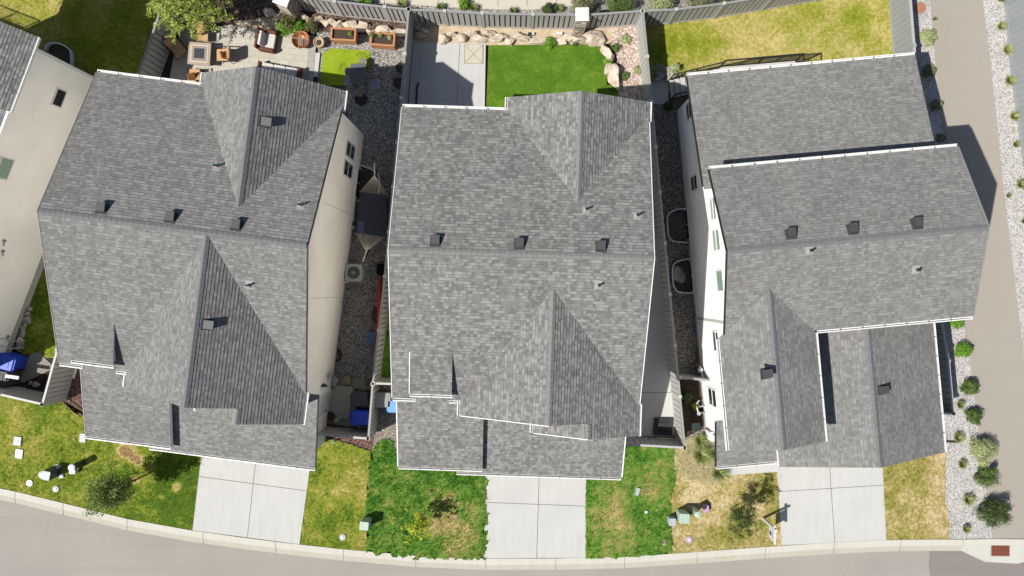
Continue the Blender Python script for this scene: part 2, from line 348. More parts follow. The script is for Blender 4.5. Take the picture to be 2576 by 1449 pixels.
def wood(name, a, b_, ax=(1, 12, 12)):
    m, t, b = newmat(name, .7, .25); p = pos(t); mp = N(t, 'ShaderNodeMapping'); mp.inputs['Scale'].default_value = ax; t.links.new(p, mp.inputs[0])
    t.links.new(ramp(t, noise_(t, mp.outputs[0], 2, 5), [(.3, a), (.7, b_)]), b.inputs['Base Color']); return m
CEDAR = wood('cedar', C(196, 134, 92), C(230, 172, 126)); WICKER = wood('brown_wicker', C(92, 48, 36), C(150, 92, 74), (30, 30, 30)); DECKM = wood('painted_deck_board', C(214, 212, 208), C(228, 226, 222))
TAN = plain('tan_cushion', C(232, 188, 144), .9, .1, var=.06, scale=10, bmp=.2); CREAM = plain('cream_cushion', C(236, 232, 224), .9, .1, var=.03, scale=8, bmp=.2)
PATT = leafmat('patterned_pillow', C(150, 96, 50), C(208, 160, 104), C(236, 206, 160), 22)
COPPER = plain('copper', (.34, .13, .06, 1), .45, .5, .6, var=.3, scale=8); ASH = plain('ash', C(150, 130, 122), .95, .1, var=.35, scale=20, bmp=.5)
TERRA = plain('beige_pot', C(216, 196, 160), .8, .2, var=.08); SOILP = plain('potting_soil', C(92, 78, 68), .97, .1, var=.3, scale=20, bmp=.6)
BLUE = plain('blue_bin_plastic', (.012, .05, .42, 1), .45, .4, var=.06); BLUEL = plain('blue_bin_lid', (.10, .26, .62, 1), .5, .4, var=.05); GREYB = plain('grey_bin_plastic', (.05, .05, .052, 1), .5, .4, var=.08); GREYL = plain('grey_bin_lid', (.2, .2, .2, 1), .5, .4, var=.05)
BOXBL = plain('faded_blue_plastic', C(120, 160, 205), .55, .3, var=.06); RED = plain('red_hull', (.50, .035, .03, 1), .35, .5, var=.08, scale=2)
MINT = plain('mint_cabinet_paint', C(200, 224, 208), .5, .35, var=.04); DGREEN = plain('dark_green_paint', C(44, 84, 60), .5, .35, var=.05); LGREY = plain('light_grey_paint', C(196, 206, 212), .5, .35, var=.04)
PINKM = plain('lilac_plastic', C(214, 176, 216), .6, .3, var=.04); PURP = plain('purple_plastic', C(70, 40, 96), .6, .3, var=.05)
WPLAS = plain('white_plastic', C(242, 246, 246), .5, .35, var=.03); RUST = plain('rusty_iron', C(158, 92, 74), .85, .3, var=.14, scale=14, bmp=.4); LIDBR = plain('brown_lid', C(196, 142, 116), .8, .2, var=.06)
STEEL = plain('galvanised_steel', C(186, 188, 188), .4, .5, .5, var=.06); HAM = plain('navy_canvas', (.045, .052, .07, 1), .85, .2, var=.12, scale=5); ROPE = plain('rope', (.80, .72, .60, 1), .9, .1, var=.06); HPIL = plain('slate_blue_canvas', (.07, .09, .15, 1), .85, .2)
SLATE = stone('blue_grey_slab', C(140, 150, 165), C(176, 184, 196), C(206, 210, 216)); STONEV = None
# ------------------------------------------------------------------ ground sheets
def sheet(name, pts, z, m, kind='structure', thick=0, z0=None):
    b = MB(); w_ = [P(x, y) for x, y in pts]
    top = [Vector((q.x, q.y, z)) for q in w_]
    a = sum(top[i].x*top[(i+1) % len(top)].y-top[(i+1) % len(top)].x*top[i].y for i in range(len(top)))
    if a < 0: top = top[::-1]
    if thick: b.prism([q-Vector((0, 0, thick)) for q in top], (0, 0, thick))
    else: b.face(top)
    o = b.build(name, m)
    o['kind'] = kind; return o
g = MB().face([(-150, -150, -.16), (150, -150, -.16), (150, 150, -.16), (-150, 150, -.16)]).build('ground', BASE); g['kind'] = 'structure'
# kerb line (back edge) in photo px
KB = [(-260, 1185), (-120, 1207), (0, 1228), (40, 1236), (160, 1265), (322, 1305), (485, 1334), (600, 1350), (694, 1362), (754, 1369), (864, 1381), (1046, 1397), (1222, 1404.5), (1398, 1404), (1571, 1400), (1753, 1388), (1925, 1375), (2097, 1364), (2229, 1358), (2340, 1356.5), (2420, 1356.5), (2499, 1355), (2576, 1356), (2760, 1360)]
def offs(pts, d):        # offset downwards (towards the street) in px along the normal
    r = []
    for i, (x, y) in enumerate(pts):
        a = pts[max(i-1, 0)]; b = pts[min(i+1, len(pts)-1)]; dx, dy = b[0]-a[0], b[1]-a[1]; l = math.hypot(dx, dy); r.append((x-dy/l*d, y+dx/l*d))
    return r
def strip(name, A, B, z, m, thick=.0, zB=None):
    b = MB(); zB = z if zB is None else zB; n = len(A)
    for i in range(n-1):
        q = [P(*B[i]), P(*B[i+1]), P(*A[i+1]), P(*A[i])]; zs = (zB, zB, z, z)
        q = [Vector((p.x, p.y, zz)) for p, zz in zip(q, zs)]; b.face(q)
        if thick:
            b.face([q[0]-Vector((0, 0, thick)), q[1]-Vector((0, 0, thick)), q[1], q[0]])
            b.face([q[3], q[2], q[2]-Vector((0, 0, thick)), q[3]-Vector((0, 0, thick))])
    o = b.build(name, m); o['kind'] = 'structure'; return o
K1 = offs(KB, 16); K2 = offs(KB, 31)
sheet('street', [(x, y-8) for x, y in K2]+[(2760, 2300), (-260, 2300)], -.105, ROAD)
sheet('asphalt_patch', [(2341, 1380), (2341.5, 1400), (2339, 1420), (2342, 1449), (2340, 1600), (2760, 1600), (2760, 1380)], -.101, ROADD)
strip('kerb', KB, K1, .05, KERB, .0, .035)
strip('kerb_face', K1, offs(KB, 18.5), .035, CONC2, 0, -.07)
strip('gutter_pan', offs(KB, 18.5), K2, -.07, CONC2, .05, -.085)
sheet('storm_inlet_apron', [(2420, 1372), (2420, 1386.5), (2449, 1400), (2480, 1414.5), (2563, 1419), (2600, 1408), (2760, 1405), (2760, 1374)], -.055, INLET, thick=.06)
b = MB()      # kerb joints: narrow dark saw cuts
for x, y, x2, y2 in [(40, 1237, 35, 1268), (161, 1266, 156, 1298), (322, 1306, 317, 1335), (512, 1340, 510, 1371), (694, 1363, 693, 1393), (865, 1381, 863, 1412), (1046, 1398, 1045, 1429), (1222, 1406, 1222, 1435), (1398, 1405, 1398, 1436), (1571, 1401, 1572, 1432), (1753, 1389, 1754, 1419), (1925, 1376, 1926, 1407), (2097, 1365, 2098, 1396), (2265, 1358, 2265, 1389), (2421, 1358, 2421, 1387)]:
    a, c = P(x, y), P(x2, y2); n = Vector((-(c-a).y, (c-a).x, 0)).normalized()*.009
    mdl = a.lerp(c, .55); mdl2 = a.lerp(c, .62)
    for p0, p1, z0, z1 in ((a, mdl, .054, .040), (mdl2, c, -.066, -.081)):
        b.face([p0-n+Vector((0, 0, z0)), p1-n+Vector((0, 0, z1)), p1+n+Vector((0, 0, z1)), p0+n+Vector((0, 0, z0))])
JOINT = plain('joint_dark', C(120, 114, 104), .95, .1)  # darker strips marking kerb and slab joints
o = b.build('kerb_joint', JOINT); o['kind'] = 'structure'
def driveway(pts, lines, z=.04, name='driveway', m=None):
    sheet(name, pts, z, m or CONC, thick=.12)
    b = MB()
    for x, y, x2, y2 in lines:
        a, c = P(x, y), P(x2, y2); n = Vector((-(c-a).y, (c-a).x, 0)).normalized()*.012; zz = Vector((0, 0, z+.004))
        b.face([a-n+zz, c-n+zz, c+n+zz, a+n+zz])
    o = b.build(name+'_joint', JOINT); o['kind'] = 'structure'
driveway([(517, 1062), (485, 1333.5), (754, 1368.5), (791, 1096)], [(652, 1085, 623, 1351), (501, 1198, 769, 1234)])
driveway([(1222, 1125), (1217, 1404), (1473, 1402.5), (1485, 1132)], [(1358, 1135, 1350, 1403), (1219, 1263, 1480, 1273)])
driveway([(1949, 1095), (1966, 1371), (2229, 1358), (2215, 1095)], [(2081, 1100, 2099, 1363), (1957, 1236, 2221, 1220)])
# walks beside the porches
sheet('front_walk', [(1815, 1150), (1818, 1195), (1960, 1186), (1958, 1150)], .065, CONC, thick=.1)
sheet('front_walk', [(345, 1095), (345, 1117), (515, 1140), (515, 1110)], .03, CONC, thick=.1)
sheet('front_walk', [(1165, 1170), (1165, 1183), (1225, 1186), (1225, 1170)], .03, CONC, thick=.1)
# path, gravel verges
sheet('path', [(2339, -120), (2339, 0), (2354, 180), (2369, 300), (2398, 560), (2425, 805), (2447, 966), (2462, 1093), (2488, 1290), (2496, 1354.5), (2640, 1355), (2600, 1100), (2576, 900), (2525, 480), (2492, 160), (2471, 0), (2465, -120)], .02, PATHM, thick=.1)
def stuff(o, label, cat): return tag(o, label, cat, kind='stuff')
stuff(sheet('gravel', [(2225, -120), (2345, -120), (2345, 0), (2358, 180), (2373, 300), (2402, 560), (2429, 805), (2451, 966), (2466, 1093), (2492, 1290), (2500, 1357), (2380, 1357.5), (2376, 1180), (2330, 1180), (2270, 600), (2240, 140)], .006, GRAVW), 'pale crushed gravel verge between the right house and the asphalt path', 'gravel')
stuff(sheet('gravel', [(2465, -120), (2471, 0), (2492, 160), (2525, 480), (2576, 900), (2600, 1100), (2680, 1100), (2600, 500), (2545, 167), (2531, 13), (2525, -120)], .008, GRAVW), 'pale crushed gravel strip along the right edge fence', 'gravel')
# behind the rear fence
sheet('sidewalk', [(700, -140), (700, -40), (820, -8), (950, 6), (1120, 18), (1290, 25.5), (1345, 24), (1420, 17), (1530, 4), (1700, -25), (1900, -75), (1900, -140)], .02, SIDEW, thick=.1)
b = MB()
for x in (895, 967, 1032, 1103, 1178, 1253, 1326, 1400, 1473, 1545):
    a, c = P(x, -40), P(x, 16 if 950 < x < 1450 else 2); zz = Vector((0, 0, .024)); n = Vector((.012, 0, 0)); b.face([c-n+zz, c+n+zz, a+n+zz, a-n+zz])
o = b.build('sidewalk_joint', JOINT); o['kind'] = 'structure'
stuff(sheet('gravel', [(700, -40), (820, -8), (950, 6), (1120, 18), (1290, 25.5), (1345, 24), (1420, 17), (1530, 4), (1700, -25), (1900, -75), (2050, -60), (2050, 2), (1915, 25), (1795, 45), (1598, 63), (1440, 73), (1217, 68), (1024, 55), (864, 40), (767, 25), (700, 5)], .006, GRAVG), 'grey gravel planting strip outside the rear fence', 'gravel')
# yards
stuff(sheet('gravel', [(795, 60), (1038, 60), (1031, 160), (1020, 270), (984, 697), (957, 954), (820, 958), (800, 955), (845, 700), (880, 400), (870, 210), (800, 210), (800, 120)], .01, GRAVG), 'grey gravel covering the back and side yard of the left house', 'gravel')
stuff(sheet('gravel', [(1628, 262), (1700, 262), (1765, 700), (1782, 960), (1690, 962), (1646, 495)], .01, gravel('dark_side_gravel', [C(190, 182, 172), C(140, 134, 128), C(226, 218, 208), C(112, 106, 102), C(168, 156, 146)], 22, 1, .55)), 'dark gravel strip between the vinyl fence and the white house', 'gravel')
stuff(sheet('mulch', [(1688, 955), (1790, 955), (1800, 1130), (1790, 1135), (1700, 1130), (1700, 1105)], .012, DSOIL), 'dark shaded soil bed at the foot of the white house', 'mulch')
stuff(sheet('mulch', [(1728, 1085), (1800, 1060), (1812, 1185), (1760, 1180), (1722, 1130)], .034, DRYM), 'grey straw-littered mulch around the ornamental grasses', 'mulch')
stuff(sheet('soil', [(1036, 62), (1600, 60), (1608, 75), (1530, 110), (1230, 114), (1036, 112)], .008, SAND), 'tan bare dirt bank between the rear fence and boulders', 'soil')
stuff(sheet('mulch', [(425, -60), (700, -60), (767, 20), (864, 38), (1034, 54), (1034, 100), (900, 85), (800, 80), (700, 90), (430, 80)], .014, MULCHB), 'brown bark mulch bed under the fence of the left yard', 'mulch')
stuff(sheet('soil', [(590, 55), (700, 38), (730, 60), (700, 84), (606, 72)], .02, SAND), 'sandy bare soil patch beside the paver patio', 'soil')
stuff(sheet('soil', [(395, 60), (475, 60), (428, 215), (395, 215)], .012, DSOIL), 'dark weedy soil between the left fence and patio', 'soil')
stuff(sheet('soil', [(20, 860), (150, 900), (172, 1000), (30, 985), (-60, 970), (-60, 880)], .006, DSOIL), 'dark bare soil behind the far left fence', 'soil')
stuff(sheet('mulch', [(140, 1004), (216, 1040), (216, 1050), (150, 1002), (175, 960), (230, 930), (232, 1075), (190, 1040)], .024, MULCHR), 'reddish rock mulch beside the corner of the left house', 'mulch')
stuff(sheet('mulch', [(800, 1100), (838, 1104), (880, 1116), (934, 1134), (945, 1084), (800, 1060)], .035, MULCHR), 'red lava rock wedge in front of the left house side fence', 'mulch')
stuff(sheet('mulch', [(945, 1080), (952, 960), (1010, 960), (1010, 1166), (990, 1130), (965, 1105), (950, 1112), (935, 1134)], .03, DRYM), 'grey rock mulch bed beside the middle house porch', 'mulch')
stuff(sheet('mulch', [(290, 1095), (395, 1105), (395, 1116), (370, 1119), (330, 1114), (296, 1106)], .045, MULCHB), 'curved mulch bed under the left porch eave', 'mulch')
for pts, lb in zip(([(826, 1104), (850, 1107), (885, 1117), (910, 1126), (934, 1134.5)], [(172, 1003), (195, 1021), (216, 1036)], [(296, 1107), (330, 1115), (372, 1120)]), ('curved black edging below the red lava rock wedge', 'short black edging at the far corner mulch of the left house', 'black edging round the bed under the left porch gutter')):
    tag(MB().tube([P(x, y, .05) for x, y in pts], .022, 5).build('bed_edging', DKPLAS), lb, 'edging')
# B side walk, A pad
sheet('side_walk', [(1585, 300), (1632, 300), (1648, 495), (1703, 1098), (1590, 1098), (1560, 1098)], .02, CONC, thick=.05)
sheet('side_walk', [(1560, 790), (1620, 790), (1676, 790), (1703, 1096), (1560, 1096)], .10, CONC, thick=.1)
b = MB()
for x, y, x2, y2 in ((1600, 987, 1690, 987), (1600, 640, 1660, 640)):
    a, c = P(x, y), P(x2, y2); z = .104 if y > 790 else .024; n = Vector((0, .012, 0)); zz = Vector((0, 0, z)); b.face([a-n+zz, c-n+zz, c+n+zz, a+n+zz])
o = b.build('side_walk_joint', JOINT); o['kind'] = 'structure'
sheet('side_pad', [(824, 948), (939, 956), (932, 1078), (818, 1064)], .06, concrete('pad_concrete', C(196, 190, 178), .08), thick=.06)
sheet('back_walk', [(1632, 200), (1680, 200), (1682, 262), (1634, 262)], .03, CONC, thick=.03)
sheet('bin_pad', [(50, 905), (97, 885), (140, 925), (62, 962), (-40, 960), (-40, 905)], .05, concrete('old_pad_concrete', C(170, 166, 158), .08), thick=.05)
# paver patio
def pavers(name, col, j):
    m, t, b = newmat(name, .9, .2); p = pos(t); mp = N(t, 'ShaderNodeMapping'); mp.inputs['Rotation'].default_value = (0, 0, math.radians(5)); t.links.new(p, mp.inputs[0])
    br = N(t, 'ShaderNodeTexBrick'); t.links.new(mp.outputs[0], br.inputs[0]); br.inputs['Scale'].default_value = 1.0
    br.inputs['Color1'].default_value = scalec(col, .93); br.inputs['Color2'].default_value = scalec(col, 1.06); br.inputs['Mortar'].default_value = scalec(col, .6)
    br.inputs['Mortar Size'].default_value = .008; br.inputs['Brick Width'].default_value = .5; br.inputs['Row Height'].default_value = .3
    c = mixc(t, 1.0, br.outputs[0], ramp(t, noise_(t, p, 5, 5, .7), [(.3, (.9,)*3+(1,)), (.7, (1.05,)*3+(1,))]), 'MULTIPLY')
    t.links.new(c, b.inputs['Base Color']); return m
sheet('paver_patio', [(425, 225), (436, 158), (456, 80), (584, 64), (607, 70), (700, 82), (797, 92), (786, 225)], .10, pavers('travertine_pavers', C(222, 216, 202), 0), thick=.1)
stuff_ = sheet('patio_border', [(779, 92.5), (798, 93), (787, 224), (768, 224)], .104, pavers('border_pavers', C(196, 192, 186), 0))
sheet('patio_step', [(794, 134), (806.5, 134.5), (800, 194), (789, 193)], .09, CONC, thick=.09)
sheet('back_patio', [(1040, 108), (1222, 109), (1219, 290), (1026, 290)], .04, PATIO, thick=.08)
b = MB()
for x, y, x2, y2 in ((1157, 108, 1149, 275), (1028, 266, 1150, 268)):
    a, c = P(x, y), P(x2, y2); n = Vector((-(c-a).y, (c-a).x, 0)).normalized()*.011; zz = Vector((0, 0, .044)); b.face([a-n+zz, c-n+zz, c+n+zz, a+n+zz])
o = b.build('back_patio_joint', JOINT); o['kind'] = 'structure'
o = sheet('artificial_turf', [(812, 136), (834, 122), (932, 128), (930, 176), (896, 191), (880, 204), (868, 216), (806, 214)], .035, TURF_A, 'stuff', thick=.03); tag(o, 'small bright lime artificial turf square behind the left house', 'turf')
o = sheet('artificial_turf', [(1229, 115), (1507, 113), (1526, 138), (1526.5, 214), (1553, 216.5), (1553, 300), (1222, 300)], .05, TURF_B, 'stuff', thick=.05); tag(o, 'deep green artificial turf beside the middle house patio', 'turf')
# ------------------------------------------------------------------ lawns (short grass sheets with blades)
def inpoly(x, y, poly):
    r = False; n = len(poly)
    for i in range(n):
        x1, y1 = poly[i]; x2, y2 = poly[(i+1) % n]
        if (y1 > y) != (y2 > y) and x < (x2-x1)*(y-y1)/(y2-y1)+x1: r = not r
    return r
def lawn(pts, z, m, label, blobs=(), step=.1, dens=300, rag=0.0, hgt=.05):
    W = [P(x, y) for x, y in pts]; poly = [(q.x, q.y) for q in W]
    x0, x1 = min(p[0] for p in poly), max(p[0] for p in poly); y0, y1 = min(p[1] for p in poly), max(p[1] for p in poly)
    B = [(P(bx, by), br*H/F, bv) for bx, by, br, bv in blobs]
    def dry(x, y):
        s = 0
        for c, r, v in B:
            d = math.hypot(x-c.x, y-c.y)/r + .75*noise.noise(Vector((x*.9, y*.9, v*5)))+.5*noise.noise(Vector((x*2.6, y*2.6, v*3)))
            s += v/(1+math.exp((d-1)*4.5))
        return s
    vs, fs, at = [], [], []; idx = {}
    nx = int((x1-x0)/step)+1; ny = int((y1-y0)/step)+1
    def vid(i, j):
        if (i, j) not in idx:
            x, y = x0+i*step, y0+j*step
            idx[(i, j)] = len(vs); vs.append((x+random.uniform(-.3, .3)*step*(rag > 0), y+random.uniform(-.3, .3)*step*(rag > 0), z+.012*noise.noise(Vector((x*2, y*2, 3))))); at.append(dry(x, y))
        return idx[(i, j)]
    for i in range(nx):
        for j in range(ny):
            cx, cy = x0+(i+.5)*step, y0+(j+.5)*step
            if rag: cx += rag*noise.noise(Vector((cx*3, cy*3, 1))); cy += rag*noise.noise(Vector((cx*3, cy*3, 9)))
            if inpoly(cx, cy, poly): fs.append((vid(i, j), vid(i+1, j), vid(i+1, j+1), vid(i, j+1)))
    area = len(fs)*step*step; n = int(area*dens); k = 0
    while k < n:
        f = random.choice(fs); a = vs[f[0]]; x = a[0]+random.random()*step; y = a[1]+random.random()*step
        t = random.uniform(0, 6.283); l = random.uniform(.4, 1)*hgt; wd = random.uniform(.008, .018); ln = random.uniform(.2, 1.2)*l
        c, s_ = math.cos(t), math.sin(t); d = at[f[0]]; q = len(vs)
        vs.extend([(x-s_*wd, y+c*wd, z), (x+s_*wd, y-c*wd, z), (x+c*ln, y+s_*ln, z+l)]); fs.append((q, q+1, q+2)); at.extend([d, d, d+random.uniform(-.1, .12)]); k += 1
    me = bpy.data.meshes.new('lawn'); me.from_pydata(vs, [], fs); me.materials.append(m)
    A = me.attributes.new('dry', 'FLOAT', 'POINT'); A.data.foreach_set('value', at)
    o = bpy.data.objects.new('lawn', me); COL.objects.link(o); return stuff(o, label, 'lawn')
lawn([(-90, 900), (30, 985), (104, 1012), (172, 1001), (225, 1042), (260, 1060), (518, 1075), (508, 1140), (486, 1336), (322, 1309), (160, 1268), (0, 1231), (-90, 1215)], .02, L_OLIVE, 'olive and green patchy front lawn left of the left driveway',
     [(322, 1142, 18, 1.3), (346, 1160, 14, 1.2), (308, 1130, 10, 1.0), (60, 1080, 60, .22), (440, 1210, 90, -.34), (230, 1140, 60, -.1), (338, 1206, 9, 2), (443, 1225, 10, 1.5), (405, 1250, 8, 1.3), (110, 1040, 60, -.2), (420, 1280, 80, -.3), (180, 1225, 70, -.12)], dens=360)
lawn([(776, 1100), (800, 1085), (838, 1104), (934, 1134), (922, 1250), (926, 1395), (754, 1373), (770, 1250)], .02, L_OLIVE, 'yellow-green patchy lawn just right of the left driveway',
     [(880, 1215, 50, .26), (830, 1240, 40, .12), (800, 1180, 50, -.1), (850, 1310, 50, -.22), (880, 1345, 40, .12)], dens=360)
lawn([(934, 1136), (955, 1110), (975, 1100), (1003, 1150), (1100, 1150), (1224, 1160), (1222, 1407), (1150, 1405), (1046, 1401), (960, 1390), (918, 1388), (926, 1340), (914, 1285), (926, 1230)], .075, L_LUSH, 'lush dark green front lawn left of the middle driveway',
     [(1140, 1325, 50, .46), (1110, 1290, 40, .32), (1165, 1370, 34, .3), (1185, 1300, 30, .2), (985, 1275, 36, .14)], step=.07, dens=520, rag=.30, hgt=.09)
lawn([(1474, 1150), (1565, 1120), (1700, 1122), (1692, 1150), (1700, 1200), (1686, 1250), (1688, 1310), (1690, 1388), (1610, 1398), (1540, 1402), (1473, 1404)], .07, L_LUSH, 'green lawn with brown centre right of the middle driveway',
     [(1545, 1265, 44, .42), (1565, 1320, 40, .34), (1520, 1390, 44, .28), (1645, 1225, 34, .3), (1640, 1180, 26, .2), (1500, 1330, 30, .2)], step=.08, dens=480, rag=.06, hgt=.07)
lawn([(1686, 1130), (1730, 1100), (1770, 1140), (1800, 1150), (1950, 1110), (1968, 1374), (1830, 1384), (1680, 1396)], .03, L_DRY, 'dry straw coloured front lawn left of the right driveway',
     [(1740, 1230, 60, .15), (1830, 1340, 40, -.35), (1900, 1340, 50, -.12), (1710, 1290, 16, -.5), (1930, 1200, 36, -.35), (1950, 1260, 26, -.3), (1760, 1180, 40, .2)], dens=420)
lawn([(2214, 1080), (2378, 1080), (2378, 1250), (2390, 1358), (2225, 1360)], .03, L_DRY, 'dry tan lawn patch right of the right driveway',
     [(2245, 1250, 34, -.4), (2300, 1200, 50, -.12), (2345, 1290, 40, .15), (2240, 1340, 40, -.25), (2270, 1150, 40, -.2)], dens=420)
lawn([(1602, 62), (1682, 60), (1796, 44), (1916, 24), (2050, 2), (2060, -60), (2245, -60), (2250, 160), (2100, 215), (1720, 240), (1640, 220)], .02, L_YARD, 'yellowing back lawn behind the right house',
     [(1740, 80, 60, -.25), (1700, 160, 40, -.3), (2060, 40, 60, -.1), (2160, 60, 40, -.3), (1900, 150, 70, .18), (2180, 100, 50, .15), (1660, 120, 30, -.3)], dens=380)
lawn([(-90, -60), (430, -60), (402, 60), (394, 225), (300, 260), (230, 240), (90, 120), (-90, 30)], .02, L_YARD, 'back lawn of the far left house half in shadow',
     [(300, 100, 140, -.35), (60, 30, 60, -.05)], dens=380)
lawn([(100, 660), (170, 640), (190, 880), (150, 905), (60, 890), (30, 873)], .015, L_OLIVE, 'shaded narrow lawn between the two left houses', [(120, 780, 90, -.2)], dens=300)
lawn([(957, 700), (1010, 700), (1010, 960), (957, 960)], .015, L_LUSH, 'thin shaded grass strip between fence and middle house', [], dens=250)
# ------------------------------------------------------------------ houses
def slope(mb, pts, eave, mi=0, th=.2):
    """one roof plane: shingled top (uv in metres along / up the slope), fascia sides, soffit"""
    pts = [Vector(p) for p in pts]; e = Vector(eave).normalized(); e.z = 0; e.normalize()
    n = Vector((0, 0, 0))
    for i in range(len(pts)): n += (pts[i]-pts[0]).cross(pts[(i+1) % len(pts)]-pts[0])
    if n.z < 0: pts = pts[::-1]; n = -n
    n.normalize(); up = n.cross(e); up = up if up.z > 0 else -up
    lo = min(p.dot(up) for p in pts)
    hi = max(p.dot(up) for p in pts); E_ = .130; t_ = .013; k = 0
    def cut(poly, v, keep_above):
        out = []
        for i in range(len(poly)):
            a, b = poly[i], poly[(i+1) % len(poly)]; da, db = a.dot(up)-v, b.dot(up)-v
            if not keep_above: da, db = -da, -db
            if da >= 0: out.append(a)
            if (da > 1e-7 and db < -1e-7) or (da < -1e-7 and db > 1e-7): out.append(a.lerp(b, da/(da-db)))
        return out
    while lo+k*E_ < hi-1e-4:
        v0 = lo+k*E_; q = cut(cut(pts, v0, True), v0+E_, False) if k else cut(pts, v0+E_, False); k += 1
        if len(q) < 3: continue
        rs = [p+n*(t_*(1-(p.dot(up)-v0)/E_)) for p in q]
        mb.face(rs, [(p.dot(e), p.dot(up)-lo) for p in q], mi)
        for i in range(len(q)):
            a, b = q[i], q[(i+1) % len(q)]
            if abs(a.dot(up)-v0) < 1e-5 and abs(b.dot(up)-v0) < 1e-5 and (a-b).length > .01:
                ua, ub = a.dot(e), b.dot(e); mb.face([a, b, b+n*t_, a+n*t_], [(ua, v0-lo+.002), (ub, v0-lo+.002), (ub, v0-lo+.012), (ua, v0-lo+.012)], mi)
    dn = Vector((0, 0, -th)); mb.face([p+dn for p in pts][::-1], None, 1)
    for i in range(len(pts)):
        a, b = pts[i], pts[(i+1) % len(pts)]; mb.face([a+dn, b+dn, b, a], None, 1)
def ridgecap(mb, a, b, wv, s1, s2, mi=0):     # wv: horizontal unit across; s1,s2 = slope each side
    a, b, wv = Vector(a), Vector(b), Vector(wv); L = (b-a).length; n = max(1, int(L/.21)); up = Vector((0, 0, .022))
    for i in range(n):
        p, q = a.lerp(b, i/n), a.lerp(b, (i+1)/n); lift = Vector((0, 0, .008))
        for sg, sl in ((1, s1), (-1, s2)):
            o = wv*sg*.12 + Vector((0, 0, -.12*sl)); mb.face([p+up, p+o+up, q+o+up+lift, q+up+lift] if sg < 0 else [p+up, q+up+lift, q+o+up+lift, p+o+up], None, mi)
EDGEG2 = plain('gutter_seam_shade', (.16, .16, .16, 1), .6, .3)  # dark bracket grey: gutter seams with their shadow lines painted in
def gutter(par, a, b, out, name='gutter'):
    a, b, out = Vector(a), Vector(b), Vector(out).normalized(); d = (b-a).normalized(); m = MB(); wd, hh = .115, .11
    dz = Vector((0, 0, -.015)); a = a+dz; b = b+dz; t = .018
    def slab(o0, o1, z0, z1):
        p = [a+out*o0+Vector((0, 0, z0)), a+out*o1+Vector((0, 0, z0)), a+out*o1+Vector((0, 0, z1)), a+out*o0+Vector((0, 0, z1))]; m.prism(p, b-a)
    slab(.004, wd, -hh, -hh+t); slab(wd-t-.012, wd+.012, -hh, .012); slab(.004, .004+t, -hh+t, .0)
    L = (b-a).length
    for e in (a, b-d*t):
        m.prism([e+out*.004+Vector((0, 0, -hh)), e+out*wd+Vector((0, 0, -hh)), e+out*wd+Vector((0, 0, -.005)), e+out*.004+Vector((0, 0, -.005))], d*t)
    k = max(1, round(L/.9))
    for i in range(1, k):
        e = a.lerp(b, i/k); m.prism([e+out*.01+Vector((0, 0, -.03)), e+out*wd+Vector((0, 0, -.03)), e+out*(wd+.014)+Vector((0, 0, .016)), e+out*.01+Vector((0, 0, .016))], d*.022, mi=1)
    return wparent(m.build(name, [WHITE, EDGEG2]), par)
def trimbar(par, a, b, m, r=(.05, .05), name='rake_trim'):
    a, b = Vector(a), Vector(b); d = (b-a); s = Vector((-d.y, d.x, 0)).normalized()*r[0]/2; u = Vector((0, 0, r[1]/2))
    q = MB(); q.prism([a-s-u, a+s-u, a+s+u, a-s+u], d); return wparent(q.build(name, m), par)
VENTM = plain('vent_plastic', (.045, .046, .05, 1), .6, .3, var=.05)
def on_surf(fr, f, px, py):
    z = 7.0
    for _ in range(12): p = P(px, py, z); u, v = fr.uv(p); z = f(u, v)
    return fr(u, v, z)
def surf_rot(fr, f, u, v, down):
    e = .01; gx = (f(u+e, v)-f(u-e, v))/(2*e); gy = (f(u, v+e)-f(u, v-e))/(2*e)
    n = (Vector((0, 0, 1))-fr.x*gx-fr.y*gy).normalized(); d = -(fr.x*gx+fr.y*gy); d.z = -(gx*gx+gy*gy); d.normalize()
    s = n.cross(d); return Matrix((s, -d, n)).transposed()      # local x = across, y = upslope, z = normal
def box_vent(roof, fr, f, px, py, m=None):
    p = on_surf(fr, f, px, py); u, v = fr.uv(p); R = surf_rot(fr, f, u, v, None)
    q = MB(); q.box(p+R @ Vector((0, .02, .006)), (.44, .46, .012), M=R, mi=1)
    n = len(q.v); hx = .16
    for (yy, zz) in ((-.17, .0), (.17, 0), (.17, .10), (-.15, .24)):
        for sx in (-1, 1): q.v.append(tuple(p+R @ Vector((sx*hx, yy, zz+.005))))
    for fc in ((0, 1, 3, 2), (2, 3, 5, 4), (4, 5, 7, 6), (6, 7, 1, 0), (0, 2, 4, 6), (1, 7, 5, 3)): q.f.append([n+i for i in fc]); q.m.append(0)
    return wparent(q.build('roof_vent', [m or VENTM, VENTM]), roof)
def pipe_vent(roof, fr, f, px, py):
    p = on_surf(fr, f, px, py); u, v = fr.uv(p); R = surf_rot(fr, f, u, v, None)
    q = MB(); q.box(p+R @ Vector((0, .03, .008)), (.30, .36, .012), M=R, mi=1)
    q.lathe(p-Vector((0, 0, .03)), [(.12, 0), (.10, .07), (.055, .12), (.05, .14)], 14, 1)
    q.lathe(p, [(.042, 0), (.042, .34), (.03, .34), (.03, .3)], 12, 0)
    return wparent(q.build('vent_pipe', [BLACK, plain('lead_flashing', C(182, 182, 180), .7, .2)]), roof)
